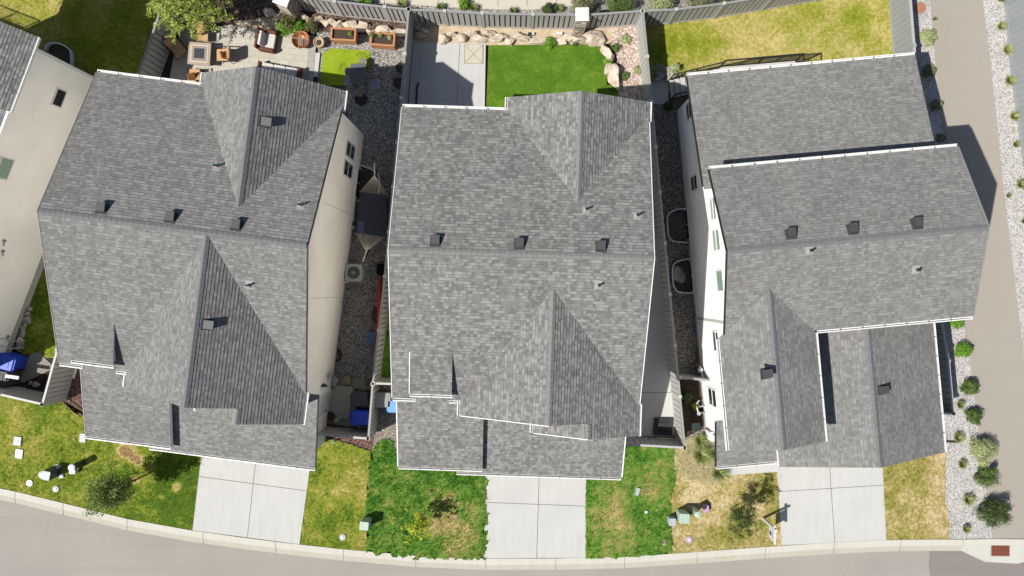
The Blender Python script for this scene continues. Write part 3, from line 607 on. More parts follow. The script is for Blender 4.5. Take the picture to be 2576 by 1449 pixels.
def wall_window(wall, fr, u, pxs, out, name='window', split=None, glass=None, deep=.03):
    """window in a side wall (plane u) whose outline is given by photo corners; out=+1/-1 facing"""
    vz = [fr.on_wall(x, y, u) for x, y in pxs]
    v0, v1 = min(a[0] for a in vz), max(a[0] for a in vz); z0, z1 = min(a[1] for a in vz), max(a[1] for a in vz)
    vs = sorted(a[0] for a in vz); zs = sorted(a[1] for a in vz); h = len(vs)//2
    v0, v1 = sum(vs[:h])/h, sum(vs[h:])/(len(vs)-h); z0, z1 = sum(zs[:h])/h, sum(zs[h:])/(len(zs)-h)
    return make_window(wall, fr, u, v0, v1, z0, z1, out, split, glass)
def make_window(wall, fr, u, v0, v1, z0, z1, out, split='v', glass=None, pl=None):
    def q(vv, zz, d): return fr(u+out*d, vv, zz) if pl is None else fr(vv, u+out*d, zz)
    m = MB(); t = .06
    def bar(a0, a1, b0, b1, d0, d1): m.prism([q(a0, b0, d0), q(a1, b0, d0), q(a1, b1, d0), q(a0, b1, d0)], q(0, 0, d1)-q(0, 0, d0))
    bar(v0-t, v1+t, z0-t, z0, -.02, .045); bar(v0-t, v1+t, z1, z1+t, -.02, .045); bar(v0-t, v0, z0, z1, -.02, .045); bar(v1, v1+t, z0, z1, -.02, .045)
    if split == 'v': c = (v0+v1)/2; bar(c-.02, c+.02, z0, z1, -.02, .035)
    if split == 'h': c = (z0+z1)/2; bar(v0, v1, c-.02, c+.02, -.02, .035)
    if split == 'x':
        c = (v0+v1)/2; bar(c-.02, c+.02, z0, z1, -.02, .035); c = z0+(z1-z0)*.5; bar(v0, v1, c-.015, c+.015, -.02, .03)
    w_ = wparent(m.build('window', WTRIM), wall)
    zm = (z0+z1)/2; two = split == 'h' and glass is GLASSG
    for a_, b_, g_ in (((z0, zm, BLIND), (zm, z1, GLASSG)) if two else ((z0, z1, glass or GLASS),)):
        m = MB(); m.prism([q(v0, a_, .004), q(v1, a_, .004), q(v1, b_, .004), q(v0, b_, .004)], q(0, 0, .012)-q(0, 0, 0)); wparent(m.build('pane', g_), w_)
    return w_
def house_ab(fr, label, ze, zr, zc, zgr, zp, zg0, zs, sh, rake_m, st):
    root = thing('house', label, 'house', fr(5, 6, 0), fr.a)
    W, D_ = 10.2, 12.05; vr = 6.03; pm = (zr-ze)/vr; pe = (zc-ze)/3.8; pw = (zc-ze)/3.6; pg = (zgr-ze)/2.92
    fm = lambda u, v: ze+pm*v; frr = lambda u, v: ze+pm*(D_-v)
    fe = lambda u, v: ze+pe*(W-u); fw = lambda u, v: ze+pw*(u-2.8); fge = lambda u, v: ze+pg*(W-u); fgw = lambda u, v: ze+pg*(u-4.36)
    vm = (zc-ze)/pm; vg = D_-(zgr-ze)/pm; mats = [sh, WTRIM]
    def pt(u, v, f): return fr(u, v, f(u, v))
    m = MB()
    slope(m, [pt(0, 0, fm), pt(W, 0, fm), pt(W, vr, fm), pt(0, vr, fm)], fr.x)
    slope(m, [pt(0, vr, frr), pt(W, vr, frr), pt(W, D_, frr), pt(0, D_, frr)], fr.x)
    roof = wparent(m.build('roof', mats), root)
    m = MB()
    slope(m, [pt(W, -1.25, fe), pt(W, 0, fe), fr(6.4, vm, zc), pt(6.4, -.63, fe), pt(8.03, -.63, fe), pt(8.03, -1.25, fe)], fr.y)
    slope(m, [pt(2.8, -.63, fw), pt(2.8, 0, fw), fr(6.4, vm, zc), fr(6.4, -.63, zc)], fr.y)
    zn = fe(8.03, 0); pn = (zn-ze)/2.19
    slope(m, [fr(5.84, -1.25, ze), fr(5.84, -.40, ze), fr(8.03, -.40, zn-.004), fr(8.03, -1.25, zn)], fr.y)
    cross = wparent(m.build('cross_gable_roof', mats), root)
    m = MB()
    slope(m, [pt(W, 12.6, fge), pt(W, D_, fge), fr(7.28, vg, zgr), fr(7.28, 12.6, zgr)], fr.y)
    slope(m, [pt(4.36, 12.6, fgw), pt(4.36, D_, fgw), fr(7.28, vg, zgr), fr(7.28, 12.6, zgr)], fr.y)
    rear = wparent(m.build('rear_gable_roof', mats), root)
    pp = .33; fp = lambda u, v: zp+pp*(v+3.65); fg = lambda u, v: zg0+pp*(v+3.93)
    m = MB(); slope(m, [pt(-.15, -3.65, fp), pt(3.7, -3.65, fp), pt(3.7, .3, fp), pt(-.15, .3, fp)], fr.x, th=.22); porch = wparent(m.build('porch_roof', mats), root)
    m = MB(); slope(m, [pt(2.5, -3.93, fg), pt(10.15, -3.93, fg), pt(10.15, -.35, fg), pt(2.5, -.35, fg)], fr.x, th=.22); gar = wparent(m.build('garage_roof', mats), root)
    # shed dormer
    fs = lambda u, v: zs+(fm(0, 2.04)-zs)*(v-.27)/1.77
    m = MB(); slope(m, [pt(.76, .27, fs), pt(2.47, .27, fs), pt(2.47, 2.1, fs), pt(.76, 2.1, fs)], fr.x, th=.09); shed = wparent(m.build('shed_dormer_roof', mats), root)
    m = MB(); q = [fr(.85, .42, ze+.02), fr(.85, 2.0, fm(0, 2.0)-.12), fr(.85, 2.0, fs(0, 2.0)-.1), fr(.85, .42, fs(0, .42)-.1)]
    m.prism(q, fr.x*1.53); wparent(m.build('dormer_wall', st), root)
    if rake_m[1] is WTRIM or rake_m[1] is WHITE: trimbar(root, fr(.74, .27, fs(0, .27)-.02), fr(.74, 2.0, fs(0, 2.0)-.02), WTRIM, (.035, .08))
    # ridge caps
    for par_, a_ in ((roof, (fr(.02, vr, zr), fr(W-.02, vr, zr), fr.y, pm, pm)), (cross, (fr(6.4, -.61, zc), fr(6.4, vm-.05, zc), fr.x, pe, pw)), (rear, (fr(7.28, 12.58, zgr), fr(7.28, vg+.05, zgr), fr.x, pg, pg)), (cross, (fr(8.03, -1.24, zn), fr(8.03, -.65, zn), fr.x, pe, pn))):
        m = MB(); ridgecap(m, *a_); wparent(m.build('ridge_cap', sh_ridge[sh.name]), par_)
    # walls
    m = MB(); d = .26
    m.prism([fr(.5, .4, 0), fr(.5, 11.65, 0), fr(.5, 11.65, frr(0, 11.65)-d), fr(.5, vr, zr-d), fr(.5, .4, fm(0, .4)-d)], fr.x*9.2)
    m.prism([fr(4.85, 12.12, 0), fr(9.68, 12.12, 0), fr(9.68, 12.12, fge(9.68, 0)-d), fr(7.28, 12.12, zgr-d), fr(4.85, 12.12, fgw(4.85, 0)-d)], -fr.y*1.5)
    m.prism([fr(3.2, -.3, 2.8), fr(9.69, -.3, 2.8), fr(9.69, -.3, fe(9.69, 0)-d), fr(6.4, -.3, zc-d), fr(3.2, -.3, fw(3.2, 0)-d)], fr.y*1.5)
    m.prism([fr(6.3, -.85, 2.8), fr(9.68, -.85, 2.8), fr(9.68, -.85, fe(9.68, 0)-d), fr(8.03, -.85, zn-d), fr(6.3, -.85, ze+pn*.46-d)], fr.y*1.0)
    zt = fg(0, -.4)-.26
    m.prism([fr(2.85, -3.55, 0), fr(2.85, .45, 0), fr(2.85, .45, zt), fr(2.85, -3.55, fg(0, -3.55)-.26)], fr.x*6.8)
    m.prism([fr(.3, -1.6, 0), fr(.3, .45, 0), fr(.3, .45, fp(0, .2)-.3), fr(.3, -1.6, fp(0, -1.6)-.26)], fr.x*2.6)
    wall = wparent(m.build('wall', st), root)
    m = MB(); 
    m.prism([fr(.48, .38, -.15), fr(9.706, .38, -.15), fr(9.706, 12.14, -.15), fr(4.83, 12.14, -.15), fr(4.83, 11.67, -.15), fr(.48, 11.67, -.15)], (0, 0, .5))
    wparent(m.build('foundation', FOUND), root)
    # front door, garage door, columns
    m = MB(); m.box(fr(6.25, -3.57, 1.1), (4.9, .06, 2.2), rz=fr.a)
    for k in range(4): m.box(fr(6.25, -3.61, .28+.55*k), (4.8, .03, .48), rz=fr.a)
    wparent(m.build('garage_door', plain('garage_door_paint', (.32, .31, .3, 1), .5, .3)), root)
    m = MB(); m.box(fr(1.6, -1.63, 1.05), (.95, .06, 2.1), rz=fr.a); m.box(fr(1.6, -1.67, 1.5), (.5, .03, .8), rz=fr.a, mi=1); m.box(fr(1.2, -1.69, 1.0), (.04, .06, .14), rz=fr.a, mi=1)
    wparent(m.build('front_door', [plain('door_paint', (.05, .06, .07, 1), .5, .3), STEEL]), root)
    for u in (.05, 2.2):
        m = MB(); m.box(fr(u+.1, -3.35, fp(0, -3.35)/2-.13), (.22, .22, fp(0, -3.35)-.26), rz=fr.a); m.box(fr(u+.1, -3.35, .35), (.36, .36, .7), rz=fr.a)
        wparent(m.build('porch_column', WTRIM), root)
    # gutters
    gutter(root, fr(0, D_, ze), fr(4.36, D_, ze), fr.y); gutter(root, fr(4.36, D_+.02, ze), fr(4.36, 12.6, ze), -fr.x)
    gutter(root, fr(W, 11.75, ze), fr(W, 12.6, ze), fr.x); gutter(root, fr(0, 0, ze), fr(.95, 0, ze), -fr.y)
    gutter(root, fr(.76, .27, zs), fr(2.5, .27, zs), -fr.y); gutter(root, fr(2.35, -.02, ze), fr(2.82, -.02, ze), -fr.y); gutter(root, fr(2.8, -.63, ze), fr(2.8, -.05, ze), -fr.x)
    gutter(root, fr(W, -1.25, ze), fr(W, .08, ze), fr.x); gutter(root, fr(-.15, -3.65, zp), fr(3.7, -3.65, zp), -fr.y); gutter(root, fr(2.5, -3.93, zg0), fr(10.15, -3.93, zg0), -fr.y)
    gutter(root, fr(5.84, -1.25, ze), fr(5.84, -.7, ze), -fr.x)
    for (a, b_) in (((W, vr), (W, 0.1)), ((W, vr), (W, 11.75)), ((0, vr), (0, 0)), ((0, vr), (0, D_))):
        f = fm if b_[1] < vr else frr; o_ = .03 if a[0] > 1 else -.03
        trimbar(root, fr(a[0]+o_, a[1], f(0, a[1])-.03), fr(b_[0]+o_, b_[1], f(0, b_[1])-.03), rake_m[0] if a[0] > 1 else rake_m[1], (.03, .1))
    for (u0, v0_, f0), (u1, f1) in () if rake_m[0] is BLACK else (((2.82, -.65, fw), (6.4, fw)), ((5.88, -1.27, lambda u, v: ze+pn*(u-5.84)), (8.03, lambda u, v: ze+pn*(u-5.84)))):
        trimbar(root, fr(u0, v0_, f0(u0, 0)-.03), fr(u1, v0_, f1(u1, 0)-.03), WTRIM, (.028, .07))
    for u, f, v0, mm in ((10.18, fg, -.35, rake_m[0]), (-.18, fp, -.35, rake_m[1])):
        trimbar(root, fr(u, v0, f(0, v0)-.03), fr(u, -3.9 if f is fg else -3.65, f(0, -3.9 if f is fg else -3.65)-.03), mm, (.05, .1))
    return dict(root=root, roof=roof, cross=cross, rear=rear, porch=porch, garage=gar, wall=wall, fm=fm, frr=frr, fe=fe, fw=fw, fge=fge, fg=fg, fp=fp, u_e=9.7)
EDGEG = plain('edge_metal_grey', (.2, .2, .2, 1), .6, .3)
sh_ridge = {SH_A.name: ridge_like('ridge_slate', (.13, .131, .133, 1)), SH_B.name: ridge_like('ridge_pewter', (.155, .155, .151, 1)), SH_C.name: ridge_like('ridge_charcoal', (.128, .129, .133, 1)), SH_D.name: RIDGE}
FA = Frame(P(150, 913, 6.8), -7.3); FB = Frame(P(988, 1001, 6.6), -1.9); FC = Frame(P(1818, 830, 7.3), 5.2)
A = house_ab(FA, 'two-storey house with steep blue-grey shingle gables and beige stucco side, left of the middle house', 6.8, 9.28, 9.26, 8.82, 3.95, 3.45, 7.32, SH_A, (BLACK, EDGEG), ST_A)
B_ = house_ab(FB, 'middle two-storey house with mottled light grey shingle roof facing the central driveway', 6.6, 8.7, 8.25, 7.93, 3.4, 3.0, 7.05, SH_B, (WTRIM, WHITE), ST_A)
for x, y in ((258, 524), (431, 547), (596, 567)): box_vent(A['roof'], FA, A['frr'], x, y)
LV = plain('pale_vent_plastic', (.12, .122, .126, 1), .6, .3, var=.05)
box_vent(A['rear'], FA, A['fge'], 668, 307, LV); box_vent(A['cross'], FA, A['fe'], 523, 816, LV)
for x, y in ((547, 418), (757, 516)): pipe_vent(A['roof'], FA, A['frr'], x, y)
pipe_vent(A['roof'], FA, A['fm'], 628, 718)
for x, y in ((1096, 606), (1307, 613), (1512, 620)): box_vent(B_['roof'], FB, B_['frr'], x, y)
for x, y in ((1474, 527), (1602, 542)): pipe_vent(B_['roof'], FB, B_['frr'], x, y)
pipe_vent(B_['roof'], FB, B_['fm'], 1505, 718)
# side windows and door of the left house
wa = A['wall']; ue = 9.7
wall_window(wa, FA, ue, [(872, 353), (892, 370), (889, 405), (869, 388)], 1, split='h'); wall_window(wa, FA, ue, [(867, 402), (887, 418), (883, 450), (862, 437)], 1, split='h')
wall_window(wa, FA, ue, [(900, 423), (908, 428), (899, 497), (892, 492)], 1, split='v')
m = MB(); v0, z0 = FA.on_wall(818, 1040, ue); v0 = -1.35
ua = 9.65
m.box(FA(ua+.03, -1.35, 1.25), (.06, 1.05, 2.2), rz=FA.a); m.box(FA(ua+.07, -1.35, 1.2), (.03, .86, 1.95), rz=FA.a, mi=1); m.tube([FA(ua+.1, -1.7, 1.2), FA(ua+.16, -1.7, 1.2)], .03, 8, 2)
dr = wparent(m.build('side_door', [WTRIM, plain('side_door_paint', (.5, .49, .46, 1), .5, .3), BLACK]), wa)
for (x, y) in ((833, 940),):        # wall light and utility boxes on the left house's side
    pass
m = MB(); v, z = FA.on_wall(812, 969, ue); m.box(FA(ue+.04, v, z), (.08, .14, .3), rz=FA.a); m.box(FA(ue+.14, v, z+.05), (.16, .1, .12), rz=FA.a)
wparent(m.build('wall_lamp', BLACK), wa)
for x, y, s in ((827, 944, (.12, .22, .32)), (866, 790, (.1, .08, .2)), (857, 759, (.08, .06, .14)), (897, 576, (.14, .2, .2)), (900, 550, (.06, .5, .1)), (879, 682, (.08, .16, .4))):
    v, z = FA.on_wall(x, y, ue); m = MB(); m.box(FA(ue+s[0]/2+.002, v, max(z, .3)), s, rz=FA.a); m.tube([FA(ue+.04, v, max(z, .3)), FA(ue+.04, v-.02, .1)], .018, 6)
    wparent(m.build('utility_box', LGREY), wa)
# stucco control joints
m = MB()
for u, v, out in ((9.703, 8.0, 1), (9.703, 3.9, 1)):
    m.box(FA(u, v, 3.2), (.012, .018, 5.6), rz=FA.a)
wparent(m.build('stucco_joint', plain('joint_stucco', (.42, .4, .37, 1), .9, .1)), wa)
# ---- right house
def house_c(fr):
    root = thing('house', 'right-hand house with dark grey shingle roofs on two levels and a bright white stucco side', 'house', fr(5, 4, 0), fr.a)
    zu, zr = 7.3, 8.72; W0, W1 = .05, 10.12; v0, v1, vr = -.36, 6.52, 3.12; pm = (zr-zu)/(vr-v0); pr = (zr-zu)/(v1-vr)
    fm = lambda u, v: zu+pm*(v-v0); frr = lambda u, v: zu+pr*(v1-v); fl = lambda u, v: 4.9+.2*(11.03-v)
    def pt(u, v, f): return fr(u, v, f(u, v))
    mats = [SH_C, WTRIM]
    m = MB(); slope(m, [pt(W0, v0, fm), pt(W1, v0, fm), pt(W1, vr, fm), pt(W0, vr, fm)], fr.x); slope(m, [pt(W0, vr, frr), pt(W1, vr, frr), pt(W1, v1, frr), pt(W0, v1, frr)], fr.x)
    roof = wparent(m.build('roof', mats), root)
    m = MB(); slope(m, [pt(.15, 11.03, fl), pt(10.18, 11.03, fl), pt(10.18, 5.9, fl), pt(.15, 5.9, fl)], fr.x); low = wparent(m.build('rear_roof', mats), root)
    pc = (8.06-zu)/1.92; zc = 8.06; vm = v0+(zc-zu)/pm; fe = lambda u, v: zc-pc*(u-1.75); fw = lambda u, v: zc-pc*(1.75-u)
    m = MB(); slope(m, [pt(3.70, -4.87, fe), fr(3.70, v0+.02, fe(3.7, 0)), fr(1.75, vm, zc), fr(1.75, -4.87, zc)], fr.y); slope(m, [pt(-.17, -4.87, fw), fr(-.17, v0+.02, fw(-.17, 0)), fr(1.75, vm, zc), fr(1.75, -4.87, zc)], fr.y)
    cross = wparent(m.build('cross_gable_roof', mats), root)
    zg = 6.5; pgE = .40; fge = lambda u, v: zg-pgE*(u-6.25); fgw = lambda u, v: zg-pgE*(6.25-u)
    m = MB(); slope(m, [pt(9.76, -6.37, fge), pt(9.76, .0, fge), fr(6.25, .0, zg), fr(6.25, -6.37, zg)], fr.y); slope(m, [pt(2.58, -6.37, fgw), pt(2.58, .0, fgw), fr(6.25, .0, zg), fr(6.25, -6.37, zg)], fr.y)
    gar = wparent(m.build('garage_roof', mats), root)
    zq = 4.62; fq = lambda u, v: zq+.30*(v+6.22)
    m = MB(); slope(m, [pt(-.04, -6.22, fq), pt(2.64, -6.22, fq), pt(2.64, -4.1, fq), pt(-.04, -4.1, fq)], fr.x); por = wparent(m.build('porch_roof', mats), root)
    for par_, a_ in ((roof, (fr(W0+.02, vr, zr), fr(W1-.02, vr, zr), fr.y, pr, pm)), (cross, (fr(1.75, -4.85, zc), fr(1.75, vm-.05, zc), fr.x, pc, pc)), (gar, (fr(6.25, -6.35, zg), fr(6.25, -.3, zg), fr.x, pgE, pgE))):
        m = MB(); ridgecap(m, *a_); wparent(m.build('ridge_cap', sh_ridge[SH_C.name]), par_)
    d = .26; ul = .76
    m = MB()
    m.prism([fr(ul, .05, 0), fr(ul, 10.6, 0), fr(ul, 10.6, fl(0, 10.6)-d), fr(ul, 6.1, fl(0, 6.1)-d), fr(ul, 6.1, frr(0, 6.1)-d), fr(ul, vr, zr-d), fr(ul, .05, fm(0, .05)-d)], fr.x*8.8)
    m.prism([fr(ul, -4.4, 0), fr(3.2, -4.4, 0), fr(3.2, -4.4, fe(3.2, 0)-d), fr(1.75, -4.4, zc-d), fr(ul, -4.4, fw(ul, 0)-d)], fr.y*4.6)
    m.prism([fr(2.9, -5.95, 0), fr(9.45, -5.95, 0), fr(9.45, -5.95, fge(9.45, 0)-d), fr(6.25, -5.95, zg-d), fr(2.9, -5.95, fgw(2.9, 0)-d)], fr.y*6.2)
    m.prism([fr(ul+.01, -5.35, 0), fr(2.88, -5.35, 0), fr(2.88, -5.35, fq(0, -5.35)-.26), fr(ul+.01, -5.35, fq(0, -5.35)-.26)], fr.y*1.2)
    wall = wparent(m.build('wall', ST_C), root)
    m = MB(); m.prism([fr(.755, -5.37, -.15), fr(.755, 10.62, -.15), fr(9.6, 10.62, -.15), fr(9.6, -5.37, -.15)], (0, 0, .45)); wparent(m.build('foundation', FOUND), root)
    m = MB(); m.box(fr(6.2, -5.97, 1.1), (4.9, .06, 2.2), rz=fr.a)
    for k in range(4): m.box(fr(6.2, -6.01, .28+.55*k), (4.8, .03, .48), rz=fr.a)
    wparent(m.build('garage_door', plain('garage_door_white', (.6, .6, .6, 1), .5, .3)), root)
    m = MB(); m.box(fr(2.2, -5.39, 1.1), (.95, .06, 2.1), rz=fr.a); m.tube([fr(1.85, -5.42, 1.1), fr(1.85, -5.5, 1.1)], .03, 8, 1); wparent(m.build('front_door', [BLACK, STEEL]), root)
    m = MB(); m.box(fr(.98, -5.75, 2.2), (.3, .3, 4.4), rz=fr.a); m.box(fr(.98, -5.75, .5), (.45, .45, 1.0), rz=fr.a); wparent(m.build('porch_column', WTRIM), root)
    gutter(root, fr(.15, 11.03, 4.9), fr(10.18, 11.03, 4.9), fr.y); gutter(root, fr(W0, v1, zu), fr(W1, v1, zu), fr.y); gutter(root, fr(3.84, v0, zu), fr(W1, v0, zu), -fr.y)
    gutter(root, fr(3.70, -4.87, fe(3.7, 0)), fr(3.70, v0-.1, fe(3.7, 0)), fr.x); gutter(root, fr(-.17, -4.87, fe(3.67, 0)), fr(-.17, v0, fe(3.67, 0)), -fr.x)
    gutter(root, fr(9.76, -6.37, fge(9.76, 0)), fr(9.76, -.5, fge(9.76, 0)), fr.x); gutter(root, fr(-.04, -6.22, zq), fr(2.6, -6.22, zq), -fr.y)
    for a, b_, f in ((vr, v0, fm), (vr, v1, frr)):
        trimbar(root, fr(W0-.03, a, f(0, a)-.03), fr(W0-.03, b_, f(0, b_)-.03), BLACK, (.05, .1)); trimbar(root, fr(W1+.03, a, f(0, a)-.03), fr(W1+.03, b_, f(0, b_)-.03), EDGEG, (.05, .1))
    trimbar(root, fr(.12, 11.0, fl(0, 11)-.03), fr(.12, 6.0, fl(0, 6)-.03), BLACK, (.05, .1)); trimbar(root, fr(-.07, -4.12, fq(0, -4.12)-.03), fr(-.07, -6.22, zq-.03), BLACK, (.05, .1))
    for x, y in ((1989, 588), (2144, 576), (2305, 562)): box_vent(roof, fr, frr, x, y)
    box_vent(cross, fr, fe, 1926, 939); box_vent(gar, fr, fge, 2218, 980)
    for x, y in ((2036, 631), (2303, 680)): pipe_vent(roof, fr, fm, x, y)
    for q, s, g_ in (([(1785, 501), (1797, 500), (1806, 549), (1790, 552)], 'h', GLASSG), ([(1791, 581), (1808, 579), (1815, 627), (1796, 629)], 'h', GLASSG), ([(1801, 682), (1819, 681), (1821, 730), (1806, 731)], None, GLASSG), ([(1793, 835), (1808, 836), (1810, 883), (1797, 880)], 'h', GLASS), ([(1782, 973), (1801, 985), (1805, 1026), (1784, 1012)], 'h', GLASS),
                 ([(1727, 262), (1738, 258), (1741, 292), (1730, 304)], 'h', GLASS), ([(1738, 448), (1753, 440), (1756, 472), (1742, 481)], 'h', GLASS), ([(1722, 530), (1731, 527), (1735, 600), (1727, 604)], 'v', GLASS), ([(1731, 660), (1741, 657), (1744, 730), (1736, 732)], 'v', GLASS)):
        wall_window(wall, fr, ul, q, -1, split=s, glass=g_)
    m = MB()
    for v in (-.62, 5.0): m.box(fr(ul-.003, v, 3.4), (.012, .018, 6.2 if v > 0 else 5), rz=fr.a)
    wparent(m.build('stucco_joint', plain('joint_white', (.55, .55, .54, 1), .9, .1)), wall)
    m = MB(); v, z = fr.on_wall(1776, 932, ul); z = .9      # gas meter with its pipes
    m.lathe(fr(ul-.2, v, .75), [(.0, 0), (.12, .01), (.14, .1), (.14, .26), (.1, .34), (0, .36)], 14); m.box(fr(ul-.16, v-.45, 1.0), (.2, .26, .5), rz=fr.a)
    m.tube([fr(ul-.2, v+.2, .1), fr(ul-.2, v+.2, 1.0), fr(ul-.2, v, 1.05), fr(ul-.12, v-.5, 1.25)], .03, 8)
    wparent(m.build('utility_meter', plain('meter_paint', C(226, 228, 230), .5, .35)), wall)
    m = MB(); v, z = fr.on_wall(1762, 1014, ul)
    m.tube([fr(ul, v, .5), fr(ul-.3, v, .5), fr(ul-.3, v, .15)], .035, 8); m.tube([fr(ul, v-.35, .4), fr(ul-.35, v-.35, .4), fr(ul-.42, v+.1, .38), fr(ul-.25, v+.3, .42)], .03, 8); m.lathe(fr(ul-.34, v-.35, .36), [(.0, 0), (.1, 0), (.1, .12), (0, .14)], 12)
    wparent(m.build('backflow_valve', plain('valve_metal', C(214, 216, 218), .35, .5, .4)), wall)
    return root
CH = house_c(FC)
# ---- far left house
FD = Frame(P(103, 690, 0), -20.9)
def house_d(fr):
    root = thing('house', 'house at the far left edge with tall plain greige stucco wall and weathered grey roof', 'house', fr(-4, 2, 0), fr.a)
    uc, vc = fr.uv(P(88, 90, 6.1)); u2, v2 = fr.uv(P(25, 282, 6.1)); ue = (uc+u2)/2; ze = 6.1; pt_ = .38; ur = ue-3.6; zr = ze+3.6*pt_
    m = MB(); slope(m, [fr(ue, vc, ze), fr(ue, v2, ze), fr(ur, v2-.0, zr), fr(ur, vc, zr)], fr.y); slope(m, [fr(ur-3.6, vc, ze), fr(ur-3.6, v2-6, ze), fr(ur, v2-6, zr), fr(ur, vc, zr)], fr.y)
    slope(m, [fr(ue-.30, v2+.02, ze+.30*pt_), fr(ue-.30, v2-6.5, ze+.30*pt_), fr(ur, v2-6.5, zr), fr(ur, v2+.02, zr)], fr.y)
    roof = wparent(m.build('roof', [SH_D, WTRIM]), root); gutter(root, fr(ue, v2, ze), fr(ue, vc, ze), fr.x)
    vb = fr.uv(P(283, 219, 0))[1]; vf = fr.uv(P(33, 873, 0))[1]
    m = MB(); m.prism([fr(-.0, vb, 0), fr(-6.3, vb, 0), fr(-6.3, vb, 5.85), fr(ur, vb, zr-.3), fr(0, vb, 5.95)], -fr.y*(vb-v2)); m.prism([fr(0, v2, 0), fr(-6.3, v2, 0), fr(-6.3, v2, 5.85), fr(ur, v2, zr-.3), fr(0, v2, 5.95)], -fr.y*(v2-vf+1.2))
    wall = wparent(m.build('wall', ST_D), root)
    m = MB(); m.prism([fr(.02, vb+.02, -.15), fr(.02, vf-3.1, -.15), fr(-6.32, vf-3.1, -.15), fr(-6.32, vb+.02, -.15)], (0, 0, .62)); wparent(m.build('foundation', FOUND), root)
    m = MB(); m.prism([fr(.04, vb+.04, .4), fr(-.1, vb+.04, .4), fr(-.1, vb+.04, 5.9), fr(.04, vb+.04, 5.9)], -fr.y*.14); wparent(m.build('corner_trim', WTRIM), root)
    wall_window(wall, fr, 0, [(143, 223), (164, 230), (153, 269), (131, 262)], 1, split=None); wall_window(wall, fr, 0, [(2, 396), (32, 402), (16, 449), (-12, 446)], 1, split=None, glass=GLASSG)
    for x, y in ((8, 604), (5, 630), (18, 845)): m = MB(); v, z = fr.on_wall(x, y, 0); m.tube([fr(0, v, z), fr(.12, v, z)], .06, 8); m.tube([fr(.06, v, z), fr(.06, v-.25, z-.12)], .025, 6); wparent(m.build('wall_outlet', STEEL), wall)
    m = MB()
    for y in (850, 868): v, z = fr.on_wall(10, y, 0); m.tube([fr(.05, v, 2.0), fr(.05, v+.0, .9), fr(.5, v, .85), fr(.55, v, .1)], .025, 6)
    wparent(m.build('drain_pipe', LGREY), wall)
    return root
DH = house_d(FD)
def far_deck():
    # rear roof extension and raised deck of the far left house (they cast the shadows seen on its lawn)
    m = MB(); z = 5.9; q = [Vector((-25.8, 12.05, z)), Vector((-22.7, 10.87, z)), Vector((-21.9, 12.9, z)), Vector((-21.9, 16, z)), Vector((-24.3, 16, z))]; m.prism(q, (0, 0, .18)); wparent(m.build('rear_roof', [SH_D]), DH)
    for x, y in ((-24.4, 15.8), (-22.1, 15.6)): m = MB(); m.box((x, y, z/2), (.16, .16, z)); wparent(m.build('roof_post', WTRIM), DH)
    ax = Vector((-.934, .357, 0)); ay = Vector((-.357, -.934, 0)); c = Vector((-26.5, 12.35, 2.6)); root = thing('deck', 'raised deck with railing behind the far left house, shadow on its lawn', 'deck', (c.x, c.y, 0))
    m = MB(); m.prism([c-Vector((0, 0, .25)), c+ax*3.5-Vector((0, 0, .25)), c+ax*3.5+ay*1.6-Vector((0, 0, .25)), c+ay*1.6-Vector((0, 0, .25))][::-1], (0, 0, .25)); wparent(m.build('platform', DECKM), root)
    for k in (.1, 3.4): m = MB(); p = c+ax*k+ay*.1; m.box((p.x, p.y, 1.2), (.14, .14, 2.4)); wparent(m.build('support_post', WTRIM), root)
    for a, b in ((c, c+ax*1.2), (c+ax*1.2, c+ax*3.5), (c, c+ay*1.5)):
        m = MB(); up = Vector((0, 0, 1)); m.tube([a+up, b+up], .035, 6); m.tube([a+up*.1, b+up*.1], .02, 6); n = int((b-a).length/.12)
        for k in range(n+1): p = a.lerp(b, k/n); m.tube([p+up*.1, p+up], .013, 4, caps=False)
        for p in (a, b): m.tube([p, p+up*1.04], .045, 6)
        wparent(m.build('railing', BLACK), root)
far_deck()
# ------------------------------------------------------------------ fences
def fence(label, pts, mat=FENCE, seam=FENCEB, gap=.06, pitch=.25, hgt=1.83, post=2.4, cap=CAP, depth=.022, ends=True, lead=.0):
    W = [P(x, y) for x, y in pts]
    root = thing('fence', label, 'fence', W[0])
    for i in range(len(W)-1):
        a, b = W[i], W[i+1]; d = (b-a); L = d.length; d.normalize(); n = Vector((-d.y, d.x, 0)); k = max(1, round(L/post)); rz = math.atan2(d.y, d.x)
        for j in range(k):
            p, q = a+d*(L*j/k), a+d*(L*(j+1)/k); c = (p+q)/2; l = (q-p).length-.10
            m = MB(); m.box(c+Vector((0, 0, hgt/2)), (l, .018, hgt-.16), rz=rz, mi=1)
            nb = max(1, int(l/pitch)); pw_ = l/nb
            for t in range(nb):
                cc = p+d*(.05+pw_*(t+.5))+Vector((0, 0, hgt/2)); m.box(cc, (pw_-gap, .018+2*depth, hgt-.17), rz=rz, mi=0)
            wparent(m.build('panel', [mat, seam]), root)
            m = MB(); m.box(c+Vector((0, 0, hgt-.045)), (l, .10, .09), rz=rz); wparent(m.build('top_rail', cap), root)
            m = MB(); m.box(c+Vector((0, 0, .07)), (l, .085, .12), rz=rz); wparent(m.build('bottom_rail', mat), root)
            m = MB(); m.box(p+Vector((0, 0, hgt/2)), (.13, .13, hgt), rz=rz); m.box(p+Vector((0, 0, hgt+.02)), (.155, .155, .04), rz=rz); wparent(m.build('post', mat), root)
        if i == len(W)-2 and ends:
            m = MB(); m.box(b+Vector((0, 0, hgt/2)), (.13, .13, hgt), rz=rz); m.box(b+Vector((0, 0, hgt+.02)), (.155, .155, .04), rz=rz); wparent(m.build('post', mat), root)
    return root
capg = plain('fence_cap_grey', C(172, 172, 170), .5, .35, var=.03)
